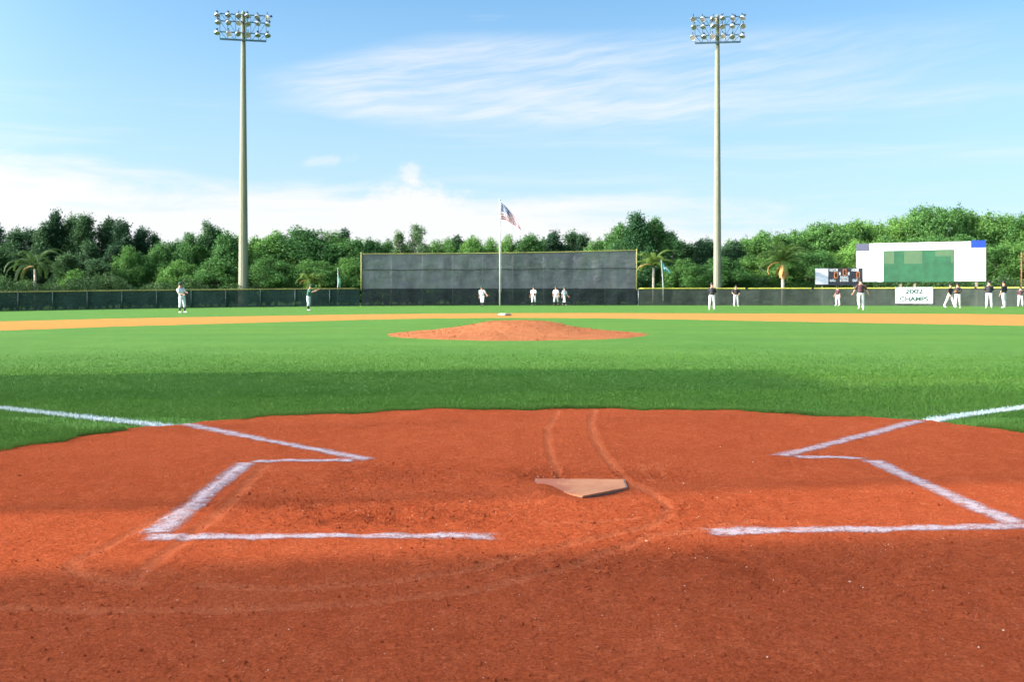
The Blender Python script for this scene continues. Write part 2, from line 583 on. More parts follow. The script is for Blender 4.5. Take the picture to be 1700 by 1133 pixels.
# pitcher's mound
MC, MR = (0.12, 23.6), 3.02
nr, na = 44, 120
Vm = [(MC[0], MC[1], 0.285)]
for i in range(1, nr + 1):
    r = MR * i / nr
    for k in range(na):
        th = 2 * PI * k / na
        rr = r * (1 + (0.025 * math.sin(3 * th) + 0.018 * math.sin(7 * th + 1) + 0.01 * math.sin(17 * th)) * (i / nr))
        x_, y_ = MC[0] + rr * math.cos(th), MC[1] + rr * math.sin(th)
        z_ = float(np.interp(r, [0, .5, .75, .95, 1.1, 1.4, 1.7, 2.1, 2.5, 2.9, 3.02], [.285, .285, .275, .235, .2, .145, .10, .055, .025, -.012, -.03]))
        z_ += float(0.028 * vnoise(np.array(x_), np.array(y_), 0.35, 8) + 0.014 * vnoise(np.array(x_), np.array(y_), 0.11, 9)) * (1 if i < nr else 0)
        Vm.append((x_, y_, max(z_, -0.031)))
Fm = [(1 + (i - 1) * na + k, 1 + i * na + k, 1 + i * na + (k + 1) % na, 1 + (i - 1) * na + (k + 1) % na) for i in range(1, nr) for k in range(na)]
mm = MB()
mm.v = Vm
mm.f = Fm + [(0, 1 + k, 1 + (k + 1) % na) for k in range(na)]
o = mm.build('pitchers_mound', M_MOUND, None, True)
tag(o, 'low rounded orange clay mound in the middle of the infield grass', 'mound', None, 'structure')

# ------------------------------------------------------------------ chalk
def chalk_mat(name, col, thr):
    m, t, b = new_mat(name)
    p = t.pos()
    ed = t.node('ShaderNodeAttribute', attribute_name='edge').outputs['Fac']
    n = t.m('ADD', t.m('MULTIPLY', t.noise(p, 20, 5, 0.8), 0.50), t.m('MULTIPLY', t.noise(p, 120, 4, 0.85), 0.60))
    cov = t.ss(thr - 0.10, thr + 0.17, t.m('ADD', n, t.m('MULTIPLY', ed, 0.42)))
    c = t.mix(t.ss(0.42, 0.7, t.noise(p, 17, 5, 0.7)), col, tuple(x * k for x, k in zip(col, (0.95, 0.62, 0.55))))
    t.put(b.inputs['Base Color'], c)
    b.inputs['Roughness'].default_value = 0.95
    b.inputs['Specular IOR Level'].default_value = 0.1
    t.put(b.inputs['Alpha'], cov)
    bn = t.node('ShaderNodeBump', {'Height': n, 'Strength': 0.35, 'Distance': 0.01})
    t.put(b.inputs['Normal'], bn.outputs[0])
    return m


M_CHALK = chalk_mat('chalk', (0.37, 0.30, 0.31), 0.86)
M_LINE = chalk_mat('painted_turf', (0.46, 0.52, 0.52), 0.80)


def gc(px, py):
    """the point of the clay surface that the photograph shows at a pixel"""
    d = (CH - 0.009) * F / (py - HY)
    return ((px - CX) / F * d, d)


def strip(name, pts, width, mat, zf, label, cat='chalk line', step=0.02):
    """a chalk line laid along the ground through the points"""
    P = [Vector((*p, 0)) for p in pts]
    L = []
    for a, b_ in zip(P, P[1:]):
        n = max(2, int((b_ - a).length / step))
        L += [a.lerp(b_, i / n) for i in range(n)]
    L.append(P[-1])
    nc = 11
    V, E = [], []
    for i, p in enumerate(L):
        d = (L[min(i + 3, len(L) - 1)] - L[max(i - 3, 0)]).normalized()
        s = Vector((d.y, -d.x, 0))
        wob = 0.005 * math.sin(i * 0.05) + 0.003 * math.sin(i * 0.31 + 1)
        wl = width * (1 + 0.10 * math.sin(i * 0.07 + 2))
        endf = min(1.0, min(i, len(L) - 1 - i) / 3.0 * 0.6 + 0.2)
        for k in range(nc):
            f = -1 + 2 * k / (nc - 1)
            q_ = p + s * (f * wl * 0.72 + wob)
            V.append((q_.x, q_.y, 0))
            E.append(min(1 - f * f, endf) if abs(f) < 1 else -0.3)
    V = np.array(V)
    V[:, 2] = zf(V[:, 0], V[:, 1]) + 0.0012 * (np.clip(np.array(E), 0, 1))
    n = len(L)
    i = (np.arange(n - 1)[:, None] * nc + np.arange(nc - 1)[None]).ravel()
    me = np_mesh(name, V, np.stack([i, i + 1, i + 1 + nc, i + nc], 1), True)
    a = me.attributes.new('edge', 'FLOAT', 'POINT')
    a.data.foreach_set('value', np.array(E, np.float32))
    return tag(link(name, me, mat), label, cat, None, 'structure')


dz = lambda x, y: dirt_h(x, y) + 0.0016
lt, rt = gc(618, 765), gc(1288, 758.5)
strip('foul_line', [lt, gc(300, 702.7)], 0.125, M_CHALK, dz, 'chalk foul line on the clay towards third base')
strip('foul_line', [rt, gc(1532, 698.5)], 0.125, M_CHALK, dz, 'chalk foul line on the clay towards first base')
gl, gr = gp(330, 709), gp(1506, 705.5)
gl2, gr2 = gp(0, 673.5), gp(1700, 672.5)
ext = lambda a, b_, L: (b_[0] + (b_[0] - a[0]) * L, b_[1] + (b_[1] - a[1]) * L)
gzf = lambda x, y: gz(x, y) - 0.020
strip('foul_line', [gl, gl2, ext(gl, gl2, 1.5)], 0.15, M_LINE, gzf, 'white painted foul line on the grass towards third base', step=0.03)
strip('foul_line', [gr, gp(1560, 691), gr2, ext(gr, gr2, 1.5)], 0.15, M_LINE, gzf, 'white painted foul line on the grass towards first base', step=0.03)
strip('batters_box_line', [(lt[0] - 0.05, lt[1] + 0.01), gc(404, 767)], 0.112, M_CHALK, dz, 'front chalk line of the batters box on the third-base side')
strip('batters_box_line', [gc(412, 766), gc(250, 892)], 0.125, M_CHALK, dz, 'outer chalk line of the batters box on the third-base side')
strip('batters_box_line', [gc(222, 893), gc(540, 890), gc(842, 888)], 0.112, M_CHALK, dz, 'back chalk line of the batters box on the third-base side')
strip('batters_box_line', [(rt[0] + 0.05, rt[1] + 0.01), gc(1450, 760.5)], 0.112, M_CHALK, dz, 'front chalk line of the batters box on the first-base side')
strip('batters_box_line', [gc(1442, 761), gc(1695, 876)], 0.125, M_CHALK, dz, 'outer chalk line of the batters box on the first-base side')
strip('batters_box_line', [gc(1156, 881), gc(1440, 879), gc(1740, 874)], 0.112, M_CHALK, dz, 'back chalk line of the batters box on the first-base side')

# ------------------------------------------------------------------ home plate
m, t, b = new_mat('dusty_rubber')
p = t.obj()
c = t.mix(t.ss(0.35, 0.65, t.noise(p, 9, 6, 0.7)), (0.345, 0.120, 0.045), (0.40, 0.160, 0.066))
c = t.mix(t.m('MULTIPLY', t.ss(0.5, 0.75, t.noise(t.scale(p, (3, 12, 1)), 5, 4, 0.6)), 0.6), c, (0.30, 0.105, 0.048))
px_ = t.node('ShaderNodeSeparateXYZ', {0: p}).outputs[0]
c = t.mix(t.ss(0.45, 0.75, t.m('ADD', t.m('MULTIPLY', px_, -2.2), t.m('MULTIPLY', t.noise(p, 16, 6, 0.7), 0.9))), c, (0.27, 0.068, 0.025))
t.put(b.inputs['Base Color'], c)
b.inputs['Roughness'].default_value = 0.85
M_PLATE = m
M_PLATE_EDGE = plain('plate_edge', (0.14, 0.11, 0.095), 0.8, scale=25, var=0.4)
hp = thing('home_plate', 'dusty five-sided home plate set in the red clay between the batters boxes', 'home plate', (APEX.x, APEX.y, 0.0), math.atan2(AXIS.y, AXIS.x) - PI / 2 - 0.06)
hw = 0.216
out = [(0, 0), (hw, hw), (hw, 0.4318), (-hw, 0.4318), (-hw, hw)]


def prism(mb, poly, z0, z1, inset=0.0):
    cx_, cy_ = sum(p[0] for p in poly) / len(poly), sum(p[1] for p in poly) / len(poly)
    n = len(poly)
    top_ = [(cx_ + (p[0] - cx_) * (1 - inset), cy_ + (p[1] - cy_) * (1 - inset), z1) for p in poly]
    mb.add([(*p, z0) for p in poly] + top_, [tuple(range(n, 2 * n)), tuple(reversed(range(n)))] + [(i, (i + 1) % n, n + (i + 1) % n, n + i) for i in range(n)])
    return mb


prism(MB(), out, -0.03, 0.0078, 0.02).build('edge', M_PLATE_EDGE, hp)
prism(MB(), [(x * 0.955, 0.012 + (y - 0.012) * 0.97) for x, y in out], 0.003, 0.0098, 0.01).build('top', M_PLATE, hp)

# ------------------------------------------------------------------ second base
M_BASE = plain('base_canvas', (0.40, 0.44, 0.32), 0.7, scale=8, var=0.25)
M_CLAYPATCH = plain('clay_smear', (0.45, 0.17, 0.09), 0.9)
sb = gp(838, 524.6)
o = thing('second_base', 'small pale square base bag at the edge of the sandy infield band', 'base', (sb[0], sb[1], float(gz(*sb)) + 0.012), PI / 4)
bm = bmesh.new()
bmesh.ops.create_cube(bm, size=1)
bmesh.ops.scale(bm, vec=(0.42, 0.42, 0.09), verts=bm.verts)
bmesh.ops.translate(bm, vec=(0, 0, 0.045), verts=bm.verts)
bmesh.ops.bevel(bm, geom=bm.edges[:], offset=0.025, segments=3, affect='EDGES')
me = bpy.data.meshes.new('bag'); bm.to_mesh(me); bm.free()
link('bag', me, M_BASE, o)
MB().box((0, 0, 0.006), (0.50, 0.50, 0.012)).build('mat', M_CLAYPATCH, o)

# ------------------------------------------------------------------ grass blades near the clay
def blades(n):
    # density falls off smoothly with distance
    d = np.exp(rng.uniform(math.log(5.2), math.log(20), n))
    a = rng.uniform(-0.78, 0.78, n)
    x, y = d * a, d.copy()
    # a ragged lip of longer grass round the clay
    ne = 42000
    an = rng.uniform(-1.75, 1.75, ne)
    rr = home_r(an) + np.abs(rng.normal(0, 0.045, ne)) - 0.015
    x = np.concatenate([x, HC[0] + rr * np.sin(an)])
    y = np.concatenate([y, HC[1] + rr * np.cos(an)])
    lip = np.concatenate([np.zeros(n), np.ones(ne)])
    dd = np.hypot(x, y)
    ok = (rng.random(len(x)) > smooth(9, 20, dd)) & ~in_home(x, y, -0.03) & (np.hypot(x - MC[0], y - MC[1]) > MR - 0.04) & (y > 2.0)
    bx = np.array([q_[0] for q_ in BAND]); b0 = np.array([q_[1] for q_ in BAND])
    o_ = np.argsort(bx)
    ok &= y < np.interp(x, bx[o_], b0[o_]) + 0.05
    # thin over the painted lines
    on_line = np.zeros(len(x), bool)
    near_line = np.full(len(x), 9.0)
    for pts in ([gl, gl2, ext(gl, gl2, 1.5)], [gr, gp(1560, 691), gr2, ext(gr, gr2, 1.5)]):
        D = seg_dist(x, y, pts)
        near_line = np.minimum(near_line, D)
        on_line |= D < 0.070 + 0.02 * vnoise(x, y, 0.11, 63)
    on_line &= rng.random(len(x)) < 0.93
    lip = lip * smooth(0.15, 0.5, near_line)
    ok &= on_line | (near_line > 0.40) | (y > np.interp(x, [-2.4, 0, 2.9], [7.6, 7.6, 7.6])) | (rng.random(len(x)) < 0.35)
    x, y, dd, lip, on_line = x[ok], y[ok], dd[ok], lip[ok], on_line[ok]
    m_ = len(x)
    ht = rng.uniform(0.016, 0.030, m_) * (1 + 1.5 * lip) * (1 - 0.55 * smooth(8.5, 17, dd)) * (0.95 + 0.2 * vnoise(x, y, 0.5, 61))
    wd = np.maximum(0.0022, 0.00040 * dd) * rng.uniform(0.7, 1.3, m_)
    th = rng.uniform(0, 2 * PI, m_)
    le = rng.uniform(0.1, 0.9, m_) * ht
    la = rng.uniform(0, 2 * PI, m_)
    z = gz(x, y) - 0.026
    c_, s_ = np.cos(th) * wd, np.sin(th) * wd
    A = np.stack([x - c_, y - s_, z], 1)
    B = np.stack([x + c_, y + s_, z], 1)
    T = np.stack([x + np.cos(la) * le, y + np.sin(la) * le, z + ht], 1)
    V = np.stack([A, B, T], 1).reshape(-1, 3)
    f = np.arange(3 * m_).reshape(-1, 3)
    V = V.reshape(-1, 3, 3)
    out_ = []
    for k in (~on_line, on_line):
        out_ += [V[k].reshape(-1, 3), np.arange(3 * k.sum()).reshape(-1, 3)]
    return out_


V, Fc, V2, Fc2 = blades(640000)
m, t, b = new_mat('painted_blades')
t.put(b.inputs['Base Color'], t.mix(t.ss(0.40, 0.72, t.noise(t.pos(), 45, 4, 0.7)), (0.52, 0.58, 0.57), (0.36, 0.46, 0.36)))
b.inputs['Roughness'].default_value = 0.9
tag(link('painted_grass', np_mesh('painted_grass', V2, Fc2), m), 'grass blades painted white along the foul lines', None, None, 'stuff')
tag(link('grass', np_mesh('grass', V, Fc), M_BLADE), 'short green infield grass blades', None, None, 'stuff')

# loose clods and crumbs on the clay
def clods(n):
    base_v = np.array([(1, 0, 0), (-1, 0, 0), (0, 1, 0), (0, -1, 0), (0, 0, 1), (0, 0, -1)], float)
    base_f = np.array([(0, 2, 4), (2, 1, 4), (1, 3, 4), (3, 0, 4), (2, 0, 5), (1, 2, 5), (3, 1, 5), (0, 3, 5)])
    d = np.exp(rng.uniform(math.log(1.9), math.log(7.8), n))
    x = d * rng.uniform(-0.62, 0.62, n)
    k = n // 2
    for i in range(k):                       # half of them lie where the clay is dug up
        px, py, r, a = DUG[rng.integers(0, len(DUG))]
        qx, qy = gp(px, py)
        x[i], d[i] = qx + rng.normal(0, r * 0.8), qy + rng.normal(0, r * 0.6)
    ok = in_home(x, d, -0.05) & (np.hypot(x - PLATE_C.x, d - PLATE_C.y) > 0.28)
    x, d = x[ok], d[ok]
    m_ = len(x)
    s = rng.lognormal(-6.0, 0.42, m_)
    z = dirt_h(x, d) + s * 0.25
    sc = s[:, None] * rng.uniform(0.6, 1.3, (m_, 3)) * np.array([1, 1, 0.75])
    jit = 1 + rng.uniform(-0.25, 0.25, (m_, 6, 1))
    V = base_v[None] * sc[:, None] * jit + np.stack([x, d, z], 1)[:, None]
    return V.reshape(-1, 3), (base_f[None] + 6 * np.arange(m_)[:, None, None]).reshape(-1, 3)


V, Fc = clods(30000)
tag(link('loose_dirt', np_mesh('loose_dirt', V, Fc), M_DIRT), 'loose clay crumbs', None, None, 'stuff')
m, t, b = new_mat('pale_grit')
t.put(b.inputs['Base Color'], t.mix(t.noise(t.pos(), 3), (0.50, 0.28, 0.16), (0.62, 0.46, 0.34)))
b.inputs['Roughness'].default_value = 0.8
V, Fc = clods(700)
V = V.reshape(-1, 6, 3)
cc = V.mean(1, keepdims=True)
V = (cc + (V - cc) * 0.62).reshape(-1, 3)
tag(link('pale_gravel', np_mesh('pale_gravel', V, Fc), m), 'pale grit specks in the clay', None, None, 'stuff')

def mound_clods(n):
    base_v = np.array([(1, 0, 0), (-1, 0, 0), (0, 1, 0), (0, -1, 0), (0, 0, 1), (0, 0, -1)], float)
    base_f = np.array([(0, 2, 4), (2, 1, 4), (1, 3, 4), (3, 0, 4), (2, 0, 5), (1, 2, 5), (3, 1, 5), (0, 3, 5)])
    P_ = np.array(Vm)
    k = rng.integers(0, len(P_) - na, n)
    c_ = P_[k] + np.stack([rng.normal(0, 0.05, n), rng.normal(0, 0.05, n), np.zeros(n)], 1)
    sz = rng.lognormal(-4.75, 0.4, n)
    V = base_v[None] * (sz[:, None] * rng.uniform(0.6, 1.3, (n, 3)))[:, None] * (1 + rng.uniform(-0.25, 0.25, (n, 6, 1))) + c_[:, None]
    return V.reshape(-1, 3), (base_f[None] + 6 * np.arange(n)[:, None, None]).reshape(-1, 3)


V, Fc = mound_clods(5000)
tag(link('loose_mound_dirt', np_mesh('loose_mound_dirt', V, Fc), M_MOUND), 'loose clay crumbs on the mound', None, None, 'stuff')

# ------------------------------------------------------------------ outfield fences
def mesh_cloth(name, col, see, var=0.25, seam=True):
    """woven windscreen: some light passes between its threads"""
    m, t, b = new_mat(name)
    p = t.obj()
    n = t.noise(t.scale(p, (1, 1, 0.6)), 0.8, 6, 0.65)
    c = t.mix(t.ss(0.3, 0.7, n), tuple(x * (1 - var) for x in col), tuple(x * (1 + var) for x in col))
    n2 = t.noise(t.scale(p, (0.25, 0.25, 3.0)), 2.0, 4, 0.6)
    c = t.mix(t.m('MULTIPLY', t.ss(0.5, 0.8, n2), 0.35), c, tuple(x * 1.5 for x in col))
    t.put(b.inputs['Base Color'], c)
    b.inputs['Roughness'].default_value = 0.8
    b.inputs['Specular IOR Level'].default_value = 0.15
    bn = t.node('ShaderNodeBump', {'Height': t.noise(t.scale(p, (0.5, 0.5, 1.2)), 1.7, 5, 0.6), 'Strength': 0.5, 'Distance': 0.2})
    t.put(b.inputs['Normal'], bn.outputs[0])
    tr = t.node('ShaderNodeBsdfTransparent')
    mx = t.node('ShaderNodeMixShader', {0: see})
    t.l.new(b.outputs[0], mx.inputs[1])
    t.l.new(tr.outputs[0], mx.inputs[2])
    t.l.new(mx.outputs[0], m.node_tree.nodes['Material Output'].inputs['Surface'])
    return m


M_SCREEN_G = mesh_cloth('green_windscreen', (0.022, 0.044, 0.036), 0.14)  # darker copy for the fence turned from the sun, shade in its colour
M_SCREEN_K = mesh_cloth('charcoal_windscreen', (0.026, 0.032, 0.032), 0.16)
M_SCREEN_L = mesh_cloth('grey_green_windscreen', (0.040, 0.050, 0.040), 0.10)  # lighter copy for the sun-facing fence, sunlight in its colour
M_SCREEN_E = mesh_cloth('grey_eye_screen', (0.150, 0.150, 0.155), 0.17)
M_YELLOW = plain('yellow_cap', (0.42, 0.40, 0.055), 0.45, scale=0.6, var=0.22)
M_SHADEYELLOW = plain('shaded_yellow_cap', (0.17, 0.155, 0.035), 0.6, scale=0.6, var=0.25)  # darker copy of the yellow cap: shade painted in for the unlit rail
M_GALV = plain('galvanised_steel', (0.36, 0.37, 0.36), 0.45, 0.4, scale=2, var=0.2)
M_DKPOST = plain('dark_green_post', (0.025, 0.050, 0.040), 0.5)
M_BLACK = plain('black_steel', (0.02, 0.02, 0.022), 0.5)

FENCE = [(-260, 76), (-100, 80), (0, 82.5), (150, 85), (300, 87.5), (450, 89.6), (600, 91), (720, 92), (850, 93), (960, 93.8), (1057, 94.3), (1200, 94), (1350, 92.6), (1500, 89.5), (1620, 86), (1700, 83.5), (1850, 79), (2000, 74)]


def fence_d(px):
    return float(np.interp(px, [p[0] for p in FENCE], [p[1] for p in FENCE]))


def fence_pts(a, b_, n):
    out = []
    for px in np.linspace(a, b_, n):
        d = fence_d(px)
        out.append(Vector(((px - CX) / F * d, d, 0)))
    return out


def wall_sheet(name, pts, z0, z1, mat, parent, thick=0.012, rows=6, sag=0.03, off=0.0):
    """a cloth hung along the points, with slack in it"""
    n = len(pts)
    V = []
    for side in (0, 1):
        for i, p in enumerate(pts):
            d = (pts[min(i + 1, n - 1)] - pts[max(i - 1, 0)]).normalized()
            nn = Vector((-d.y, d.x, 0))
            g = float(gz(p.x, p.y))
            b0 = z0(i / (n - 1)) if callable(z0) else z0
            b1 = z1(i / (n - 1)) if callable(z1) else z1
            for r in range(rows):
                f = r / (rows - 1)
                bil = sag * math.sin(f * PI) * (math.sin(i * 1.7) + 0.6 * math.sin(i * 0.6 + r))
                q = p + nn * (off + bil + (thick if side else 0))
                V.append((q.x, q.y, g + b0 + (b1 - b0) * f))
    k = n * rows
    Fs = []
    for i in range(n - 1):
        for r in range(rows - 1):
            a = i * rows + r
            Fs.append((a, a + rows, a + rows + 1, a + 1))
    # single woven sheet, its back face is the same cloth
    me = np_mesh(name, V[:k], Fs, True)
    return link(name, me, mat, parent)


def fence(name, label, a, b_, mat, post_mat, post_step, hgt=1.53, couplings=(), rail_mat=M_YELLOW, post_off=0.1):
    root = thing(name, label, 'fence')
    n = int(abs(b_ - a) / 11)
    P = fence_pts(a, b_, n)
    wall_sheet('windscreen', P, -0.08, hgt - 0.03, mat, root)
    rail = MB()
    rail.sweep([Vector((p.x, p.y, float(gz(p.x, p.y)) + hgt)) for p in P], [0.055] * len(P), 8, side=(0, 0, 1))
    rail.build('top_rail', rail_mat, root, True)
    px = a
    while px <= b_ + 1:
        d = fence_d(px) + post_off
        x_ = (px - CX) / F * d
        g = float(gz(x_, d))
        MB().cyl((x_, d, g - 0.1), (x_, d, g + hgt - 0.05), 0.045, n=8).build('post', post_mat, root, True)
        px += post_step
    for px in couplings:
        d = fence_d(px)
        x_ = (px - CX) / F * d
        MB().box((x_, d, float(gz(x_, d)) + hgt), (0.22, 0.16, 0.17)).build('rail_coupling', M_BLACK, root)
    return root


fence('outfield_fence', 'low dark green outfield fence with dull yellow cap rail behind the player in green', -200, 597, M_SCREEN_G, M_DKPOST, 57.5, rail_mat=M_SHADEYELLOW, post_off=-0.07)
# visible posts stand in front of the green cloth
fence('outfield_fence', 'low grey-green outfield fence with bright yellow cap rail, running behind the players in black shirts', 1060, 1900, M_SCREEN_L, M_GALV, 60, couplings=(1239, 1349, 1620))

M_EYETRIM = plain('weathered_yellow_cap', (0.27, 0.25, 0.07), 0.6, scale=0.6, var=0.25)
M_SEAM = plain('seam_cord', (0.04, 0.042, 0.045), 0.7)
M_DKGALV = plain('dull_steel', (0.20, 0.21, 0.21), 0.6)
eye = thing('batters_eye_screen', 'tall grey mesh screen wall behind the flagpole in centre field', 'screen')
P = fence_pts(600, 1057, 60)
topz = lambda f: 4.62 + 0.44 * f - 0.10 * math.sin(f * PI)
wall_sheet('lower_screen', P, -0.08, 1.53, M_SCREEN_K, eye, off=-0.02)
wall_sheet('upper_screen', P, 1.50, topz, M_SCREEN_E, eye, rows=12, sag=0.05)
rail = MB()
rail.sweep([Vector((p.x, p.y, float(gz(p.x, p.y)) + topz(i / 59))) for i, p in enumerate(P)], [0.05] * 60, 8, side=(0, 0, 1))
rail.build('top_rail', M_EYETRIM, eye, True)
for e in (0, 59):
    p = P[e]
    MB().cyl((p.x, p.y - 0.03, 1.4), (p.x, p.y - 0.03, topz(e / 59) + 0.12), 0.06, n=8).build('end_post', M_EYETRIM, eye, True)
for z_, nm in ((3.15, 'seam_cord'),):
    s_ = MB()
    s_.sweep([Vector((p.x, p.y - 0.05, z_ + 0.03 * math.sin(i * 0.5) + 0.25 * i / 59)) for i, p in enumerate(P)], [0.03] * 60, 6, side=(0, 0, 1))
    s_.build(nm, M_SEAM, eye, True)
for px in (650, 702, 752, 802, 852, 903, 954, 1005):
    d = fence_d(px) + 0.14
    x_ = (px - CX) / F * d
    MB().cyl((x_, d, -0.1), (x_, d, 4.5), 0.07, n=8).build('post', M_DKGALV, eye, True)

# ------------------------------------------------------------------ floodlight poles
m, t, b = new_mat('concrete_pole')
p = t.obj()
c = t.mix(t.ss(0.3, 0.7, t.noise(t.scale(p, (4, 4, 0.25)), 1.5, 6, 0.65)), (0.185, 0.178, 0.115), (0.255, 0.240, 0.165))
t.put(b.inputs['Base Color'], c)
b.inputs['Roughness'].default_value = 0.85
M_CONC = m
M_FRAME = plain('blue_grey_frame', (0.07, 0.12, 0.16), 0.5, 0.3)
M_ALU = plain('spun_aluminium', (0.72, 0.73, 0.74), 0.35, 0.55, scale=6, var=0.12)
M_BALLAST = plain('dark_ballast', (0.05, 0.07, 0.085), 0.5)
M_LENS = plain('lamp_glass', (0.30, 0.25, 0.23), 0.10, 0.0, scale=6, var=0.3, spec=0.6)


def lamp(parent, loc, yaw, pitch):
    """spun reflector bowl, its mouth aimed along yaw/pitch, with a ballast box behind"""
    R = Matrix.Rotation(yaw, 3, 'Z') @ Matrix.Rotation(pitch, 3, 'X')
    # bowl opens along local -Z
    prof = [(0.07, 0.30), (0.13, 0.285), (0.20, 0.22), (0.255, 0.11), (0.285, 0.0), (0.27, 0.0), (0.24, 0.10), (0.18, 0.20), (0.02, 0.25)]
    mb, n = MB(), 16
    vs = [R @ Vector((r * math.cos(2 * PI * k / n), r * math.sin(2 * PI * k / n), z)) for r, z in prof for k in range(n)]
    fs = [(i * n + k, i * n + (k + 1) % n, (i + 1) * n + (k + 1) % n, (i + 1) * n + k) for i in range(len(prof) - 1) for k in range(n)]
    fs.append(tuple(reversed(range(n)))) 
    mb.add(vs, fs)
    o = mb.build('lamp', M_ALU, parent, True)
    o.location = loc
    g = MB()
    g.add([R @ Vector((0.255 * math.cos(2 * PI * k / n), 0.255 * math.sin(2 * PI * k / n), z)) for z in (0.03, 0.015) for k in range(n)],
          [tuple(range(n)), tuple(range(2 * n - 1, n - 1, -1))] + [(k, n + k, n + (k + 1) % n, (k + 1) % n) for k in range(n)])
    g.build('lens', M_LENS, o)
    bb = MB()
    bb.box(R @ Vector((0, 0, 0.40)), (0.20, 0.20, 0.24), R)
    bb.box((0, 0.02, 0.42), (0.07, 0.30, 0.06), R)
    bb.build('ballast', M_BALLAST, o)
    return o


def light_pole(px, base_w, d, top_y, yaw, label, arms, tilt):
    x_ = (px - CX) / F * d
    g = float(gz(x_, d))
    H_ = CH + (HY - top_y) / F * d - g
    root = thing('light_pole', label, 'light pole', (x_, d, g), yaw, 'floodlight poles behind the outfield fence')
    r0, r1 = base_w / 2, 0.19
    zs = [0, H_ * 0.25, H_ * 0.5, H_ * 0.75, H_]
    mb = MB()
    mb.sweep([(0, 0, z) for z in [-0.3] + zs[1:]], [r0 + (r1 - r0) * z / H_ for z in zs], 12, side=(1, 0, 0))
    o = mb.build('pole', M_CONC, root, False)
    cap = MB()
    cap.cyl((0, 0, H_), (0, 0, H_ + 0.12), r1 * 0.7, r1 * 0.4, 10)
    cap.build('pole_cap', M_CONC, root)
    u = d / F                                             # metres per photo pixel here
    z_of = lambda py: CH + (HY - py) / F * d - g
    W_ = 37 * u
    fr = MB()
    off = -0.42
    for py in arms + [arms[-1] + 12]:
        z = z_of(py)
        last = py == arms[-1] + 12
        fr.box((0, off, z), (2 * W_, 0.10, 0.17 if last else 0.09))
        fr.box((0, off / 2, z - 0.1), (0.12, abs(off), 0.1))
    for k in range(-3, 4):
        xk = k * W_ / 3 if k else 0.3
        fr.box((xk, off - 0.03, (z_of(arms[0]) + z_of(arms[-1] + 12)) / 2), (0.045, 0.045, z_of(arms[0]) - z_of(arms[-1] + 12) - 0.02))
    for a_, b2 in ((arms[0], arms[1]), (arms[1], arms[2]), (arms[2], arms[2] + 12)):
        for s in (-1, 1):
            for k in (0, 1):
                x0, x1 = s * W_ * (0.35 + 0.33 * k), s * W_ * (0.62 + 0.36 * k)
                fr.cyl((x0, off + 0.05, z_of(b2)), (x1, off + 0.05, z_of(a_)), 0.025, n=6)
    fr.build('crossarm_frame', M_FRAME, root)
    rr = random.Random(int(px))
    for j, py in enumerate(arms):
        for k in range(6):
            xk = (-1 + 2 * (k + 0.05) / 5.1) * W_ * 1.10 + rr.uniform(-0.08, 0.08)
            fan = (-(k - 2.5) * 0.16) + rr.uniform(-0.75, 0.75)
            lamp(root, (xk, off - 0.32, z_of(py) - 0.26 + rr.uniform(-0.05, 0.05)), fan, -rr.uniform(0.35, 1.2))
    return root


light_pole(404, 0.98, 99, 20, math.radians(12), 'tall concrete floodlight pole with darker lamps, nearer the striped flag and dark trees', [26, 38, 56], 0)
light_pole(1191, 0.80, 100, 26, math.radians(-7), 'tall concrete floodlight pole with bright silver lamps, nearer the white billboard', [30, 43, 60], 0)

# ------------------------------------------------------------------ flags
M_POLE = plain('white_pole', (0.55, 0.52, 0.48), 0.4, 0.2, var=0.12)
d = 91.0
fx, fg = (830 - CX) / F * d, float(gz((830 - CX) / F * d, d))
o = thing('flagpole', 'slim pale flagpole standing in front of the tall grey screen', 'flagpole', (fx, d, fg))
Hp = CH + (HY - 333) / F * d
MB().sweep([(0, 0, -0.2), (0, 0, Hp * 0.5), (0, 0, Hp)], [0.068, 0.060, 0.042], 10).build('shaft', M_POLE, o, True)
MB().ball((0, 0, Hp + 0.05), 0.09).build('finial', M_POLE, o, True)
MB().sweep([(0.10, -0.03, 1.2), (0.09, -0.03, Hp * 0.5), (0.08, -0.03, Hp - 0.1)], [0.012] * 3, 5).build('halyard', M_POLE, o)


def flag_mesh(top_c, bot_c, d, nu=36, nv=20, amp=0.12):
    """top_c / bot_c: photo-measured edges of the cloth from hoist to fly, at the pole's distance"""
    def curve(c, f):
        k = [i / (len(c) - 1) for i in range(len(c))]
        return np.interp(f, k, [p[0] for p in c]), np.interp(f, k, [p[1] for p in c])
    V, UV = [], []
    for i in range(nu + 1):
        u = i / nu
        (ax, ay), (bx, by) = curve(top_c, u), curve(bot_c, u)
        for j in range(nv + 1):
            v = j / nv
            q = up(bx + (ax - bx) * v, by + (ay - by) * v, d)
            wv = amp * min(1, u * 4) * (math.sin(u * 11 + v * 3.0) + 0.6 * math.sin(u * 5 - v * 6))
            V.append((q.x, q.y + wv, q.z))
            UV.append((u, v))
    n = nv + 1
    Fs = [(i * n + j, (i + 1) * n + j, (i + 1) * n + j + 1, i * n + j + 1) for i in range(nu) for j in range(nv)]
    me = np_mesh('flag', V, Fs, True)
    uv = me.uv_layers.new(name='UVMap')
    li = np.empty(len(me.loops), np.int32)
    me.loops.foreach_get('vertex_index', li)
    uv.data.foreach_set('uv', np.array(UV, np.float32)[li].ravel())
    return me


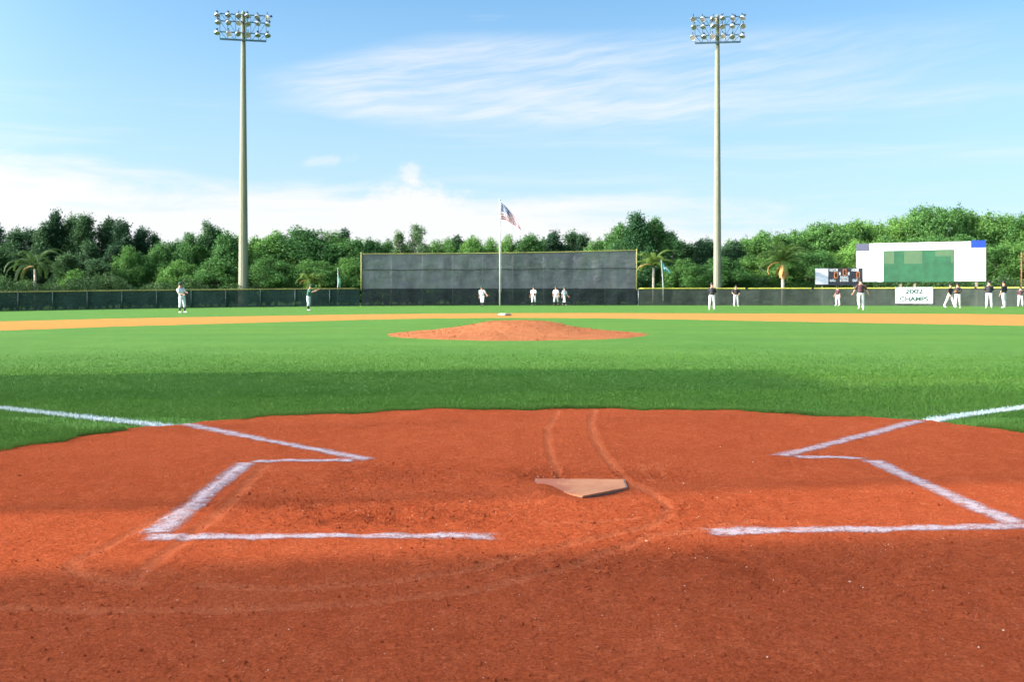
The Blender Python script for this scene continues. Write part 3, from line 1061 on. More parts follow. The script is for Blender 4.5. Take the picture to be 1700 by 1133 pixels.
m, t, b = new_mat('striped_flag_cloth')
uv = t.node('ShaderNodeTexCoord').outputs['UV']
sp = t.node('ShaderNodeSeparateXYZ', {0: uv})
U_, V_ = sp.outputs[0], sp.outputs[1]
st = t.m('LESS_THAN', t.m('MODULO', t.m('MULTIPLY', V_, 13.0), 2.0), 1.0)
c = t.mix(st, (0.80, 0.78, 0.76), (0.55, 0.05, 0.075))
cell = lambda s_, n: t.m('SUBTRACT', t.m('FRACT', t.m('MULTIPLY', s_, n)), 0.5)
au, av = cell(U_, 15.0), cell(V_, 13.0)
star = t.m('LESS_THAN', t.m('ADD', t.m('MULTIPLY', au, au), t.m('MULTIPLY', av, av)), 0.075)
can = t.mix(star, (0.03, 0.06, 0.17), (0.8, 0.8, 0.8))
inc = t.m('MULTIPLY', t.m('LESS_THAN', U_, 0.4), t.m('GREATER_THAN', V_, 6 / 13))
t.put(b.inputs['Base Color'], t.mix(inc, c, can))
b.inputs['Roughness'].default_value = 0.7
tl = t.node('ShaderNodeBsdfTranslucent', {'Color': t.mix(inc, c, can)})
mx = t.node('ShaderNodeMixShader', {0: 0.35})
t.l.new(b.outputs[0], mx.inputs[1]); t.l.new(tl.outputs[0], mx.inputs[2])
t.l.new(mx.outputs[0], m.node_tree.nodes['Material Output'].inputs['Surface'])
me = flag_mesh([(832, 336.5), (838, 341), (845, 348.5), (851, 356), (856.5, 364), (861, 373), (865, 381)], [(832, 364.5), (837, 364.3), (842, 365.5), (847, 369.5), (853, 373.5), (859, 377.5), (864, 382)], 90.96)
tag(link('flag', me, m), 'red and white striped flag with starred blue canton drooping from the tall flagpole', 'flag')


def emblem_mat(name, c0, c1):
    m, t, b = new_mat(name)
    uv = t.node('ShaderNodeTexCoord').outputs['UV']
    sp = t.node('ShaderNodeSeparateXYZ', {0: uv})
    a, e = t.m('SUBTRACT', sp.outputs[0], 0.5), t.m('SUBTRACT', sp.outputs[1], 0.5)
    r = t.m('ADD', t.m('MULTIPLY', a, a), t.m('MULTIPLY', e, e))
    k = t.m('LESS_THAN', t.m('ADD', r, t.m('MULTIPLY', t.m('SUBTRACT', t.noise(uv, 5, 2), 0.5), 0.35)), 0.06)
    t.put(b.inputs['Base Color'], t.mix(k, c0, c1))
    b.inputs['Roughness'].default_value = 0.7
    return m


d2 = fence_d(1100) - 0.12
x2 = (1101 - CX) / F * d2
o = thing('flagstaff', 'thin grey staff rising from the yellow cap rail beside the tall screen', 'flagstaff', (x2, d2, 0))
p1 = up(1098, 433, d2)
MB().sweep([(0, 0, 0.4), (0, 0, 1.6), (p1.x - x2, 0, p1.z)], [0.035, 0.035, 0.025], 8).build('shaft', M_GALV, o, True)
MB().ball((p1.x - x2, 0, p1.z + 0.04), 0.05).build('finial', M_GALV, o, True)
me = flag_mesh([(1098.5, 434), (1103, 439), (1108, 445), (1114, 450)], [(1099.5, 449.5), (1104, 450.5), (1109, 452), (1113, 453.5)], d2, 18, 10, 0.06)
tag(link('flag', me, emblem_mat('teal_flag_cloth', (0.015, 0.16, 0.13), (0.6, 0.7, 0.72))), 'small teal flag with a pale emblem on the staff beside the young palm', 'flag')
d3 = fence_d(562) + 0.3
x3 = (561 - CX) / F * d3
o = thing('flagstaff', 'thin grey staff against dark trees just before the tall screen starts', 'flagstaff', (x3, d3, 0))
p1 = up(561, 446, d3)
MB().sweep([(0, 0, -0.1), (0, 0, 1.6), (0, 0, p1.z)], [0.035, 0.035, 0.025], 8).build('shaft', M_GALV, o, True)
MB().ball((0, 0, p1.z + 0.04), 0.05).build('finial', M_GALV, o, True)
me = flag_mesh([(561.3, 458), (563.5, 459), (565, 462), (566, 467)], [(561.5, 474), (562.7, 475), (563.8, 476.5), (565, 478)], d3 - 0.02, 18, 12, 0.07)
tag(link('flag', me, emblem_mat('white_green_flag_cloth', (0.06, 0.26, 0.15), (0.7, 0.75, 0.72))), 'small limp green and white flag hanging near the tall screen', 'flag')

# ------------------------------------------------------------------ lettering
def text_mesh(s, size, extrude=0.006, bold=0.0):
    cu = bpy.data.curves.new('lettering', 'FONT')
    cu.body = s
    cu.size = size
    cu.extrude = extrude
    cu.offset = bold
    cu.align_x = 'CENTER'
    cu.align_y = 'CENTER'
    ob = bpy.data.objects.new('lettering', cu)
    COL.objects.link(ob)
    dg = bpy.context.evaluated_depsgraph_get()
    me = bpy.data.meshes.new_from_object(ob.evaluated_get(dg))
    bpy.data.objects.remove(ob)
    me.materials.clear()
    return me


def lettering(s, size, loc, mat, parent, width=None, name='lettering', bold=0.0):
    me = text_mesh(s, size, 0.006, bold)
    xs_ = [v.co.x for v in me.vertices]
    k = (width / (max(xs_) - min(xs_))) if width else 1.0
    # stand the text up in the local XZ plane, facing local -Y
    me.transform(Matrix.Rotation(PI / 2, 4, 'X') @ Matrix.Diagonal((k, 1, 1, 1)))
    o = link(name, me, mat, parent)
    o.location = loc
    return o


M_WHITE = plain('white_board', (0.66, 0.67, 0.68), 0.55, scale=0.5, var=0.03)
M_GREEN = plain('green_board', (0.013, 0.088, 0.034), 0.6, scale=1.2, var=0.2)
M_OLIVE = plain('faded_green_board', (0.060, 0.118, 0.052), 0.6, scale=1.5, var=0.08)
M_BLUE = plain('blue_board', (0.002, 0.035, 0.29), 0.5, var=0.05)
M_GREYBLUE = plain('grey_blue_board', (0.075, 0.075, 0.115), 0.5, var=0.05)
M_PALEGREY = plain('pale_grey_ink', (0.34, 0.34, 0.38), 0.6, scale=4, var=0.12)
M_RUST = plain('rust_brown_steel', (0.22, 0.085, 0.04), 0.8, scale=5, var=0.3)
M_TIMBER = plain('post_timber', (0.24, 0.19, 0.13), 0.85, scale=6, var=0.3)

# billboard
dB = 96.5
uB = dB / F
rB = math.radians(-27)
cB = up(1526, 436, dB)
bb = thing('billboard', 'large white billboard with green centre panel behind the fence, blue and grey corner squares', 'billboard', (cB.x, cB.y, 0), rB)
cz = cB.z
kx = uB / math.cos(math.radians(27 - 21.6)) * 1.0


def bl(px, py, pw=0):
    """billboard-local x,z for a photo pixel on its face"""
    f = (px - 1526) / 100.0
    return (px - 1526) * kx, cz + (436 - py + 1.6 * f) * uB * (1 - 0.026 * f)


def panel(name, x0, y0, x1, y1, mat, y, thick, parent=bb):
    a, c_ = bl(x0, y0), bl(x1, y1)
    zc = (a[1] + c_[1]) / 2
    return MB().box(((a[0] + c_[0]) / 2, y, zc), (abs(c_[0] - a[0]), thick, abs(a[1] - c_[1]))).build(name, mat, parent)


panel('backing', 1427.2, 402.6, 1626.6, 469.6, M_RUST, 0.16, 0.28)
panel('board', 1426.5, 402, 1626, 470, M_WHITE, 0.0, 0.04)
gp_ = panel('green_panel', 1470, 415, 1579, 469.5, M_GREEN, -0.03, 0.02)
for (a, b_, c_, e) in ((1471, 416, 1487, 437), (1502.5, 415.6, 1531, 438), (1550.5, 415.6, 1578, 427), (1574.5, 427.3, 1578, 438)):
    panel('faded_patch', a, b_, c_, e, M_OLIVE, -0.046, 0.008, gp_)
panel('grey_square', 1426.4, 401.9, 1447.5, 414.6, M_GREYBLUE, -0.03, 0.02)
panel('blue_square', 1604, 401.9, 1626.1, 414.2, M_BLUE, -0.03, 0.02)
em = MB()
pts = [bl(*q_) for q_ in ((1430, 428.5), (1436, 430), (1441, 434), (1445, 440), (1449, 447), (1455, 454), (1465, 460))]
em.sweep([(x_, -0.024, z_) for x_, z_ in pts], [(0.004, 0.045)] * len(pts), 6, side=(0, 1, 0))
for k in range(4):
    pts = [bl(*q_) for q_ in ((1430 + k, 447 + k * 5), (1441 + k, 450 + k * 4), (1452 + k, 456 + k * 3), (1466, 458 + k * 3))]
    em.sweep([(x_, -0.024, z_) for x_, z_ in pts], [(0.004, 0.022)] * len(pts), 6, side=(0, 1, 0))
em.build('emblem', M_PALEGREY, bb)
for px in (1440, 1497, 1519, 1612):
    x_, z_ = bl(px, 470)
    MB().box((x_, 0.16, z_ / 2 - 0.1), (0.22, 0.22, z_ + 0.1)).build('post', M_TIMBER, bb)

# scoreboard
dS = 97.5
uS = dS / F
cS = up(1390, 459.5, dS)
sc = thing('scoreboard', 'small black scoreboard with a pale grey end panel behind the fence', 'scoreboard', (cS.x, cS.y, 0), math.radians(-18.5))
ks = uS / math.cos(math.radians(0.5)) * 1.0
sl_ = lambda px, py: ((px - 1390) * ks, cS.z + (459.5 - py) * uS)


def spanel(name, x0, y0, x1, y1, mat, y, thick, parent=sc):
    a, c_ = sl_(x0, y0), sl_(x1, y1)
    return MB().box(((a[0] + c_[0]) / 2, y, (a[1] + c_[1]) / 2), (abs(c_[0] - a[0]), thick, abs(a[1] - c_[1]))).build(name, mat, parent)


M_SBLACK = plain('scoreboard_black', (0.022, 0.024, 0.030), 0.45)
M_SGREY = plain('scoreboard_grey', (0.42, 0.45, 0.50), 0.5, scale=1.2, var=0.12)
M_ORANGE = plain('orange_frame', (0.62, 0.20, 0.07), 0.5)
M_DARKRED = plain('dark_digit_window', (0.045, 0.012, 0.006), 0.3)
M_LETTER = plain('white_letter', (0.75, 0.75, 0.72), 0.5)
spanel('case', 1354.5, 445.5, 1430, 474, M_SBLACK, 0.0, 0.3)
spanel('end_panel', 1355, 446, 1375.8, 472.3, M_SGREY, -0.165, 0.03)
for (x0, y0, x1, y1) in ((1385.2, 452, 1391, 462), (1398.8, 447.2, 1404.4, 457.8), (1420, 452, 1425.2, 462)):
    f_ = spanel('digit_frame', x0, y0, x1, y1, M_ORANGE, -0.17, 0.05)
    spanel('digit_window', x0 + 1.1, y0 + 1.1, x1 - 1.1, y1 - 1.1, M_DARKRED, -0.20, 0.02, f_)
for s, px, py, wpx, hpx in (('VISITOR', 1384, 449, 14, 4.6), ('HOME', 1418, 449, 11, 4.6), ('BALL', 1383, 466, 9.5, 4.2), ('INNING', 1401, 461, 12.5, 4.4), ('STRIKE', 1401, 466, 13.5, 4.4), ('OUT', 1418, 466, 8, 4.2)):
    x_, z_ = sl_(px, py)
    lettering(s, hpx * uS * 1.35, (x_, -0.165, z_), M_LETTER, sc, wpx * uS, bold=0.008)
for px in (1394, 1408):
    spanel('bonus_mark', px - 1.2, 452.5, px + 1.2, 457, M_LETTER, -0.17, 0.03)
for px in (1366, 1416):
    x_, z_ = sl_(px, 473)
    MB().box((x_, 0.05, z_ / 2 - 0.1), (0.16, 0.16, z_ + 0.1)).build('post', M_TIMBER, sc)

# champions banner on the fence
pb = 1518
dN = fence_d(pb)
tang = (Vector((((1546 - CX) / F) * fence_d(1546), fence_d(1546), 0)) - Vector((((1490 - CX) / F) * fence_d(1490), fence_d(1490), 0))).normalized()
rN = math.atan2(tang.y, tang.x)
bn_ = thing('banner', 'white banner reading 2002 CHAMPS tied to the outfield fence under the billboard', 'banner', ((pb - CX) / F * dN + 0.16 * tang.y, dN - 0.16 * tang.x, 0), rN)
wN = 55.5 * dN / F * 1.07
zt, zb = CH + (HY - 477.6) / F * dN, CH + (HY - 504) / F * dN
nb = 14
V = []
for i in range(nb + 1):
    for z_ in (zb, (zb * 2 + zt) / 3, (zb + 2 * zt) / 3, zt):
        V.append((-wN / 2 + wN * i / nb, 0.012 * math.sin(i * 1.1) * (1 if z_ not in (zt,) else 0.2) + (0.0), z_))
Fs = [(i * 4 + j, (i + 1) * 4 + j, (i + 1) * 4 + j + 1, i * 4 + j + 1) for i in range(nb) for j in range(3)]
cl = link('cloth', np_mesh('cloth', V, Fs, True), plain('banner_vinyl', (0.80, 0.82, 0.78), 0.5, var=0.04), bn_)
M_INK = plain('green_black_ink', (0.012, 0.05, 0.035), 0.6)
lettering('2002', 0.56, (0, -0.03, zb + (zt - zb) * 0.74), M_INK, bn_, wN * 0.48, bold=0.020)
lettering('CHAMPS', 0.56, (0, -0.03, zb + (zt - zb) * 0.27), M_INK, bn_, wN * 0.76, bold=0.020)
for s in (-1, 1):
    MB().cyl((s * wN / 2, 0.0, zb), (s * wN / 2, 0.0, zt), 0.018, n=6).build('hem_rope', M_TIMBER, bn_)

# rusty post near the edge of the view
d5 = 93.0
x5 = (1696 - CX) / F * d5
o = thing('utility_post', 'thin rust-brown post rising behind the fence past the billboard', 'post', (x5, d5, 0))
MB().sweep([(0, 0, -0.1), (0, 0, 2.5), (0, 0, CH + (HY - 418) / F * d5)], [0.07, 0.065, 0.055], 8).build('shaft', M_RUST, o, True)
MB().box((0, -0.03, CH + (HY - 428) / F * d5), (0.5, 0.06, 0.07)).build('crosspiece', M_RUST, o)

# ------------------------------------------------------------------ people
M_SKIN = plain('skin', (0.52, 0.27, 0.17), 0.55, var=0.06)
M_HAIR = plain('dark_hair', (0.03, 0.02, 0.015), 0.6)
M_EYE = plain('eye_dark', (0.02, 0.015, 0.012), 0.3)
M_WHITEKIT = plain('white_kit', (0.74, 0.74, 0.72), 0.75, scale=5, var=0.06)
M_GREYKIT = plain('off_white_trousers', (0.66, 0.62, 0.57), 0.75, scale=5, var=0.07)
M_BLACKKIT = plain('black_jersey', (0.020, 0.018, 0.020), 0.7, scale=5, var=0.3)
M_MAROON = plain('dark_maroon_jersey', (0.060, 0.020, 0.022), 0.7, scale=5, var=0.3)
M_GREENKIT = plain('green_jersey', (0.018, 0.115, 0.065), 0.7, scale=5, var=0.2)
M_SOCK = plain('black_sock', (0.015, 0.017, 0.022), 0.8)
M_SHOE = plain('pale_shoe', (0.55, 0.53, 0.48), 0.6)
M_DSHOE = plain('dark_shoe', (0.03, 0.03, 0.03), 0.5)
M_CAPG = plain('green_cap', (0.012, 0.06, 0.035), 0.7)
M_CAPB = plain('black_cap', (0.018, 0.016, 0.018), 0.7)
M_GLOVE = plain('tan_glove', (0.20, 0.085, 0.035), 0.6)
R_ = math.radians


def skin_mesh(verts, edges, radii, root, sub=2):
    me = bpy.data.meshes.new('body')
    me.from_pydata([tuple(v) for v in verts], edges, [])
    ob = bpy.data.objects.new('tmp', me)
    COL.objects.link(ob)
    ob.modifiers.new('s', 'SKIN').use_smooth_shade = True
    if not me.skin_vertices:
        bm = bmesh.new(); bm.from_mesh(me); bm.verts.layers.skin.verify(); bm.to_mesh(me); bm.free()
    for i, r in enumerate(radii):
        me.skin_vertices[0].data[i].radius = r if isinstance(r, tuple) else (r, r)
        me.skin_vertices[0].data[i].use_root = (i == root)
    s = ob.modifiers.new('u', 'SUBSURF')
    s.levels = s.render_levels = sub
    dg = bpy.context.evaluated_depsgraph_get()
    out = bpy.data.meshes.new_from_object(ob.evaluated_get(dg))
    bpy.data.objects.remove(ob)
    bpy.data.meshes.remove(me)
    return out


def person(label, px, py, height_px, rz, group, jersey, trousers, cap, shoes, knee_high, lean=0, roll=0, head=(0, 0),
           legs=((0, 4, 2), (0, 4, 2)), arms=((5, 12, 12, 0), (5, 12, 12, 0)), glove=None, d=None):
    """legs: (hip pitch forward, spread, knee bend) and arms: (pitch forward, spread, elbow bend, inward) for the two sides, degrees"""
    if d is None:
        x, d = gp(px, py)
    else:
        x = (px - CX) / F * d
    g = float(gz(x, d))
    k = height_px * d / F / 1.80                    # photo height to metres
    k = min(max(k, 0.86), 1.08)
    root = thing('person', label, 'person', (x, d, g - 0.024), R_(rz), group)
    root.scale = (k, k, k)
    SD = (-1, 1)                                    # the figure faces -Y; side -1 is at -X
    fwd = Vector((0, -1, 0))

    def limb(p, a, s):
        p, a = R_(p), R_(a)
        return Vector((s * math.sin(a), -math.sin(p) * math.cos(a), -math.cos(p) * math.cos(a)))
    TH, SH, AN = 0.44, 0.42, 0.085
    low = 0
    LEG = []
    for s, (p, a, kb) in zip(SD, legs):
        hip = Vector((s * 0.095, 0, 0))
        kn = hip + limb(p, a, s) * TH
        an = kn + limb(p - kb, a * 0.6, s) * SH
        tp = R_(max(-70, min(25, (p - kb) * 0.9)))
        toe_d = Vector((s * 0.12, -math.cos(tp), math.sin(tp) if tp < 0 else 0.0)).normalized()
        toe = an + toe_d * 0.17 + Vector((0, 0, -0.055))
        heel = an - toe_d * 0.05 + Vector((0, 0, -0.06))
        LEG.append((hip, kn, an, toe, heel))
        low = min(low, an.z - AN, toe.z - 0.03)
    pel = Vector((0, 0, -low))
    LEG = [tuple(q + pel for q in L) for L in LEG]
    U = Vector((math.sin(R_(roll)), -math.sin(R_(lean)), math.cos(R_(lean)))).normalized()
    XS = (Vector((1, 0, 0)) - U * U.x).normalized()
    FW = U.cross(XS) * -1
    if FW.y > 0: FW = -FW
    waist, chest, neck = pel + U * 0.20, pel + U * 0.36, pel + U * 0.53
    hy, hpch = R_(head[0]), R_(head[1])
    HU = (U * math.cos(hpch) + FW * math.sin(hpch)).normalized()
    hf = (FW * math.cos(hy) + XS * math.sin(hy)).normalized()
    hf = (hf - HU * hf.dot(HU)).normalized()
    hc = neck + HU * 0.19 + hf * 0.02
    V = [pel, waist, chest, neck, neck + HU * 0.07, hc - HU * 0.03, hc + HU * 0.06, hc + HU * 0.115, hc + hf * 0.115 - HU * 0.015]
    Rr = [(0.15, 0.105), (0.125, 0.09), (0.155, 0.105), (0.06, 0.06), 0.055, 0.082, 0.088, 0.055, 0.018]
    E = [(0, 1), (1, 2), (2, 3), (3, 4), (4, 5), (5, 6), (6, 7), (5, 8)]
    for L in LEG:
        b = len(V)
        V += [L[0], L[1], L[2], L[3]]
        Rr += [0.085, 0.058, 0.04, 0.03]
        E += [(0, b), (b, b + 1), (b + 1, b + 2), (b + 2, b + 3)]
    ARM, HAND = [], []
    for s, (p, a, eb, inw) in zip(SD, arms):
        def rel(v):
            return XS * v.x + FW * (-v.y) + U * v.z
        sh = neck - U * 0.06 + XS * (s * 0.185)
        el = sh + rel(limb(p, a, s)) * 0.29
        wr = el + rel(limb(p + eb, a - inw, s)) * 0.25
        dr = (wr - el).normalized()
        ARM.append((sh, el, wr))
        b = len(V)
        palm = wr + dr * 0.075
        V += [sh, el, wr, palm]
        Rr += [0.055, 0.043, 0.028, (0.034, 0.020)]
        E += [(3, b), (b, b + 1), (b + 1, b + 2), (b + 2, b + 3)]
        sd = dr.cross(FW)
        sd = sd.normalized() if sd.length > 0.1 else XS
        cu = sd.cross(dr).normalized()
        for q, ln in ((-0.027, 0.062), (-0.009, 0.072), (0.009, 0.068), (0.026, 0.052)):
            c0 = len(V)
            V += [palm + sd * q + dr * 0.025, palm + sd * q + dr * (0.025 + ln * 0.55) + cu * 0.008, palm + sd * q * 1.1 + dr * (0.015 + ln) + cu * 0.024]
            Rr += [0.0095, 0.009, 0.0075]
            E += [(b + 3, c0), (c0, c0 + 1), (c0 + 1, c0 + 2)]
        c0 = len(V)
        V += [wr + dr * 0.04 - sd * 0.045, wr + dr * 0.075 - sd * 0.058 + cu * 0.012]
        Rr += [0.011, 0.009]
        E += [(b + 3, c0), (c0, c0 + 1)]
        HAND.append((palm, dr, sd))
    link('body', skin_mesh(V, E, Rr, 0), M_SKIN, root)
    # jersey
    J = MB()
    J.sweep([pel + U * 0.02, pel + U * 0.10, waist, chest, pel + U * 0.46, pel + U * 0.505, neck + U * 0.015],
            [(0.165, 0.125), (0.168, 0.128), (0.160, 0.122), (0.190, 0.135), (0.190, 0.120), (0.135, 0.095), (0.068, 0.070)], 16, side=XS)
    for s, (sh, el, wr) in zip(SD, ARM):
        J.sweep([sh - XS * (s * 0.08), sh + (el - sh) * 0.1, sh.lerp(el, 0.5), sh.lerp(el, 0.92)], [0.075, 0.080, 0.076, 0.074], 10)
    J.build('jersey', jersey, root, True)
    # trousers
    T = MB()
    T.sweep([pel + U * 0.10, pel + U * 0.03, pel - Vector((0, 0, 0.04)), pel - Vector((0, 0, 0.10))], [(0.158, 0.118), (0.172, 0.128), (0.178, 0.130), (0.13, 0.10)], 16, side=(1, 0, 0))
    end = 0.45 if knee_high else 0.97
    for hip, kn, an, toe, heel in LEG:
        T.sweep([hip + Vector((0, 0, 0.05)), hip.lerp(kn, 0.25), hip.lerp(kn, 0.65), kn, kn.lerp(an, end * 0.5), kn.lerp(an, end * 0.92), kn.lerp(an, end)],
                [0.095, 0.105, 0.092, 0.080, 0.078, 0.074 if knee_high else 0.070, 0.056 if knee_high else 0.066], 12)
    T.build('trousers', trousers, root, True)
    Bt = MB()
    Bt.sweep([pel + U * 0.075, pel + U * 0.11], [(0.176, 0.132), (0.174, 0.130)], 16, side=XS)
    Bt.build('belt', M_SOCK, root, True)
    for s, L in zip(SD, LEG):
        hip, kn, an, toe, heel = L
        if knee_high:
            MB().sweep([kn.lerp(an, 0.40), kn.lerp(an, 0.6), an, an + Vector((0, 0, -0.03))], [0.054, 0.056, 0.044, 0.043], 10).build('sock', M_SOCK, root, True)
        MB().sweep([heel + (heel - toe) * 0.05, heel.lerp(toe, 0.2) + Vector((0, 0, 0.022)), heel.lerp(toe, 0.6) + Vector((0, 0, 0.012)), toe, toe + (toe - heel) * 0.18],
                   [0.030, 0.050, 0.048, 0.042, 0.018], 10).build('shoe', shoes, root, True)
    # cap, hair, face
    B3 = Matrix((hf.cross(HU), hf * -1, HU)).transposed()
    MB().ball(hc + HU * 0.035 - hf * 0.012, (0.098, 0.118, 0.115), 14, 7, -0.35, B3).build('hair', M_HAIR, root, True)
    cp = MB().ball(hc + HU * 0.060, (0.106, 0.124, 0.105), 14, 7, 0.0, B3)
    c_ = hc + HU * 0.062 + hf * 0.11
    xx = hf.cross(HU)
    n = 9
    brim = []
    for e, zz in ((0, 0.006), (1, -0.004)):
        for i in range(n):
            th = PI * i / (n - 1)
            brim.append(c_ + xx * (0.095 * math.cos(th)) + hf * (0.085 * math.sin(th) - 0.03) + HU * (zz - 0.02 * math.sin(th)))
    cp.add(brim, [tuple(range(n)), tuple(reversed(range(n, 2 * n)))] + [(i, i + 1, n + i + 1, n + i) for i in range(n - 1)])
    cp.build('cap', cap, root, True)
    for s in SD:
        MB().ball(hc + hf * 0.090 + xx * (s * 0.033) + HU * 0.015, 0.011, 8, 4).build('eye', M_EYE, root, True)
        MB().ball(hc + xx * (s * 0.088) - HU * 0.005 - hf * 0.01, (0.014, 0.026, 0.033), 8, 4, -1, B3).build('ear', M_SKIN, root, True)
    MB().ball(hc + hf * 0.086 - HU * 0.055, (0.026, 0.010, 0.006), 8, 4, -1, B3).build('mouth', M_GLOVE, root, True)
    if glove is not None:
        palm, dr, sd = HAND[glove]
        gm = MB().ball(palm + dr * 0.05, (0.105, 0.055, 0.125), 12, 7, -1, Matrix((sd, sd.cross(dr), dr)).transposed())
        for q in (-0.08, -0.035, 0.01, 0.055):
            gm.sweep([palm + dr * 0.06 + sd * q, palm + dr * 0.15 + sd * q * 1.15, palm + dr * 0.20 + sd * q * 1.1 + sd.cross(dr) * 0.03], [0.028, 0.026, 0.016], 8)
        gm.build('glove', M_GLOVE, root, True)
    return root


GW, GB = 'players in white warming up', 'players in black shirts warming up'
KW = dict(group=GW, jersey=M_WHITEKIT, trousers=M_WHITEKIT, cap=M_CAPG, shoes=M_DSHOE, knee_high=True)
KB = dict(group=GB, jersey=M_BLACKKIT, trousers=M_GREYKIT, cap=M_CAPB, shoes=M_SHOE, knee_high=False)
person('ballplayer in white with a green cap leaning back, alone near the first floodlight pole', 302, 519, 51, 55, **{**KW, 'shoes': M_SHOE}, lean=-7, roll=-9, head=(10, 16),
       legs=((6, 7, 8), (2, 9, 4)), arms=((30, 14, 35, 30), (25, 6, 60, 30)))
person('ballplayer in green shirt and white trousers with hands raised to the face', 512, 515.5, 43, 80, **{**KW, 'jersey': M_GREENKIT, 'shoes': M_SHOE}, lean=9, head=(0, 12),
       legs=((6, 3, 10), (0, 3, 6)), arms=((68, 12, 55, 12), (75, 6, 50, 8)), glove=1)
person('ballplayer in white striding forward just beside the flagpole', 801, 509, 34, -12, **KW, lean=6, roll=-4,
       legs=((-14, 5, 22), (26, 2, 20)), arms=((-6, 12, 18, 4), (10, 28, 45, 0)), glove=1)
person('ballplayer in white walking alone between the flagpole and a pair of teammates', 886, 507.6, 32, -8, **KW, d=89.5,
       legs=((4, 4, 4), (-6, 4, 10)), arms=((-4, 14, 10, 2), (14, 10, 62, 30)), glove=1)
person('ballplayer in white with one arm bent, first of the pair before the grey screen', 923, 507.6, 32, -14, **KW, d=89.8,
       legs=((20, 4, 6), (-16, 4, 14)), arms=((6, 12, 40, 18), (-6, 14, 38, 4)))
person('ballplayer in white walking in profile, second of the pair before the grey screen', 937, 507.8, 31.5, 42, **KW, d=89.4,
       legs=((24, 2, 10), (-18, 2, 20)), arms=((-14, 8, 14, 2), (18, 8, 30, 8)), glove=1)
person('ballplayer in black shirt standing back-on directly before the yellowish floodlight pole', 1182, 514.3, 45, 168, **KB, head=(20, 6),
       legs=((2, 5, 3), (-1, 5, 3)), arms=((20, 8, 75, 35), (24, 8, 70, 38)))
person('ballplayer in black shirt facing the camera with hands near the hips', 1222, 508.6, 35, -4, **KB, head=(0, 4),
       legs=((2, 4, 4), (-2, 6, 4)), arms=((4, 34, 46, 62), (4, 26, 40, 54)))
person('slim ballplayer in dark shirt walking in profile under the black scoreboard', 1391, 507, 33, -68, **{**KB, 'jersey': M_MAROON}, lean=3,
       legs=((14, 2, 24), (-4, 3, 6)), arms=((12, 8, 20, 4), (-8, 10, 16, 2)), d=89)
person('tall ballplayer in maroon shirt jogging away with one foot lifted, by the scoreboard edge', 1429, 514.5, 52, 172, **{**KB, 'jersey': M_MAROON}, lean=4, head=(-14, 0),
       legs=((4, 5, 4), (-10, 5, 46)), arms=((4, 30, 10, 4), (12, 26, 30, 8)))
person('ballplayer in black shirt striding with an arm stretched to a teammate', 1577, 510.4, 40, 30, **KB, lean=3,
       legs=((-22, 6, 6), (22, 4, 4)), arms=((6, 10, 30, 10), (46, 10, 34, 12)))
person('ballplayer in black shirt holding a glove at the chest, touched by a teammate', 1590, 511, 41, -24, **KB, lean=2,
       legs=((4, 4, 6), (-6, 4, 10)), arms=((14, 10, 88, 30), (18, 8, 84, 30)), glove=0)
person('broad ballplayer in black shirt standing back-on with hands held before the chest', 1642, 511.5, 47, 158, **KB, head=(16, 8),
       legs=((4, 5, 6), (-4, 5, 4)), arms=((22, 10, 80, 30), (20, 16, 70, 24)))
person('ballplayer in black shirt turned sideways with one arm hanging, beside the broad teammate', 1667, 511, 46, -150, **KB, head=(-22, 6),
       legs=((3, 4, 4), (-6, 6, 6)), arms=((2, 10, 20, 4), (8, 10, 10, 2)))
person('ballplayer in dark shirt with an arm raised, cut by the edge of the view', 1694, 508.5, 33, 140, **{**KB, 'jersey': M_MAROON}, lean=4,
       legs=((18, 6, 26), (-6, 4, 8)), arms=((100, 30, 50, 10), (10, 10, 30, 6)), d=82.3)

# ------------------------------------------------------------------ trees
def leaf_mat(name, c0, c1, trans=0.28):
    m, t, b = new_mat(name)
    oi = t.node('ShaderNodeObjectInfo').outputs['Random']
    p = t.pos()
    n = t.noise(p, 0.55, 4, 0.6)
    n2 = t.noise(p, 5.5, 3, 0.7)
    c = t.mix(t.ss(0.25, 0.75, t.m('ADD', t.m('MULTIPLY', n, 0.6), t.m('MULTIPLY', n2, 0.4))), c0, c1)
    c = t.mix(t.ss(0.0, 1.0, oi), t.mix(1.0, c, (0.62, 0.66, 0.75), 'MULTIPLY'), t.mix(1.0, c, (1.30, 1.12, 1.0), 'MULTIPLY'))
    t.put(b.inputs['Base Color'], c)
    b.inputs['Roughness'].default_value = 0.6
    b.inputs['Specular IOR Level'].default_value = 0.2
    tl = t.node('ShaderNodeBsdfTranslucent', {'Color': c})
    mx = t.node('ShaderNodeMixShader', {0: trans})
    t.l.new(b.outputs[0], mx.inputs[1]); t.l.new(tl.outputs[0], mx.inputs[2])
    t.l.new(mx.outputs[0], m.node_tree.nodes['Material Output'].inputs['Surface'])
    return m


M_LEAF = {'columnar': leaf_mat('dark_eucalypt_leaf', (0.040, 0.101, 0.039), (0.074, 0.164, 0.061)),
          'broad': leaf_mat('mid_green_leaf', (0.078, 0.204, 0.043), (0.128, 0.290, 0.069)),
          'sparse': leaf_mat('pale_green_leaf', (0.088, 0.181, 0.067), (0.142, 0.252, 0.108)),
          'conical': leaf_mat('deep_green_leaf', (0.048, 0.142, 0.040), (0.084, 0.206, 0.057)),
          'dome': leaf_mat('forest_leaf', (0.091, 0.226, 0.046), (0.152, 0.321, 0.071))}
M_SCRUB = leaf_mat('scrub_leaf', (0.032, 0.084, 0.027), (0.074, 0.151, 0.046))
M_BARK = plain('bark', (0.12, 0.10, 0.08), 0.9, scale=4, var=0.35, bump=0.5)


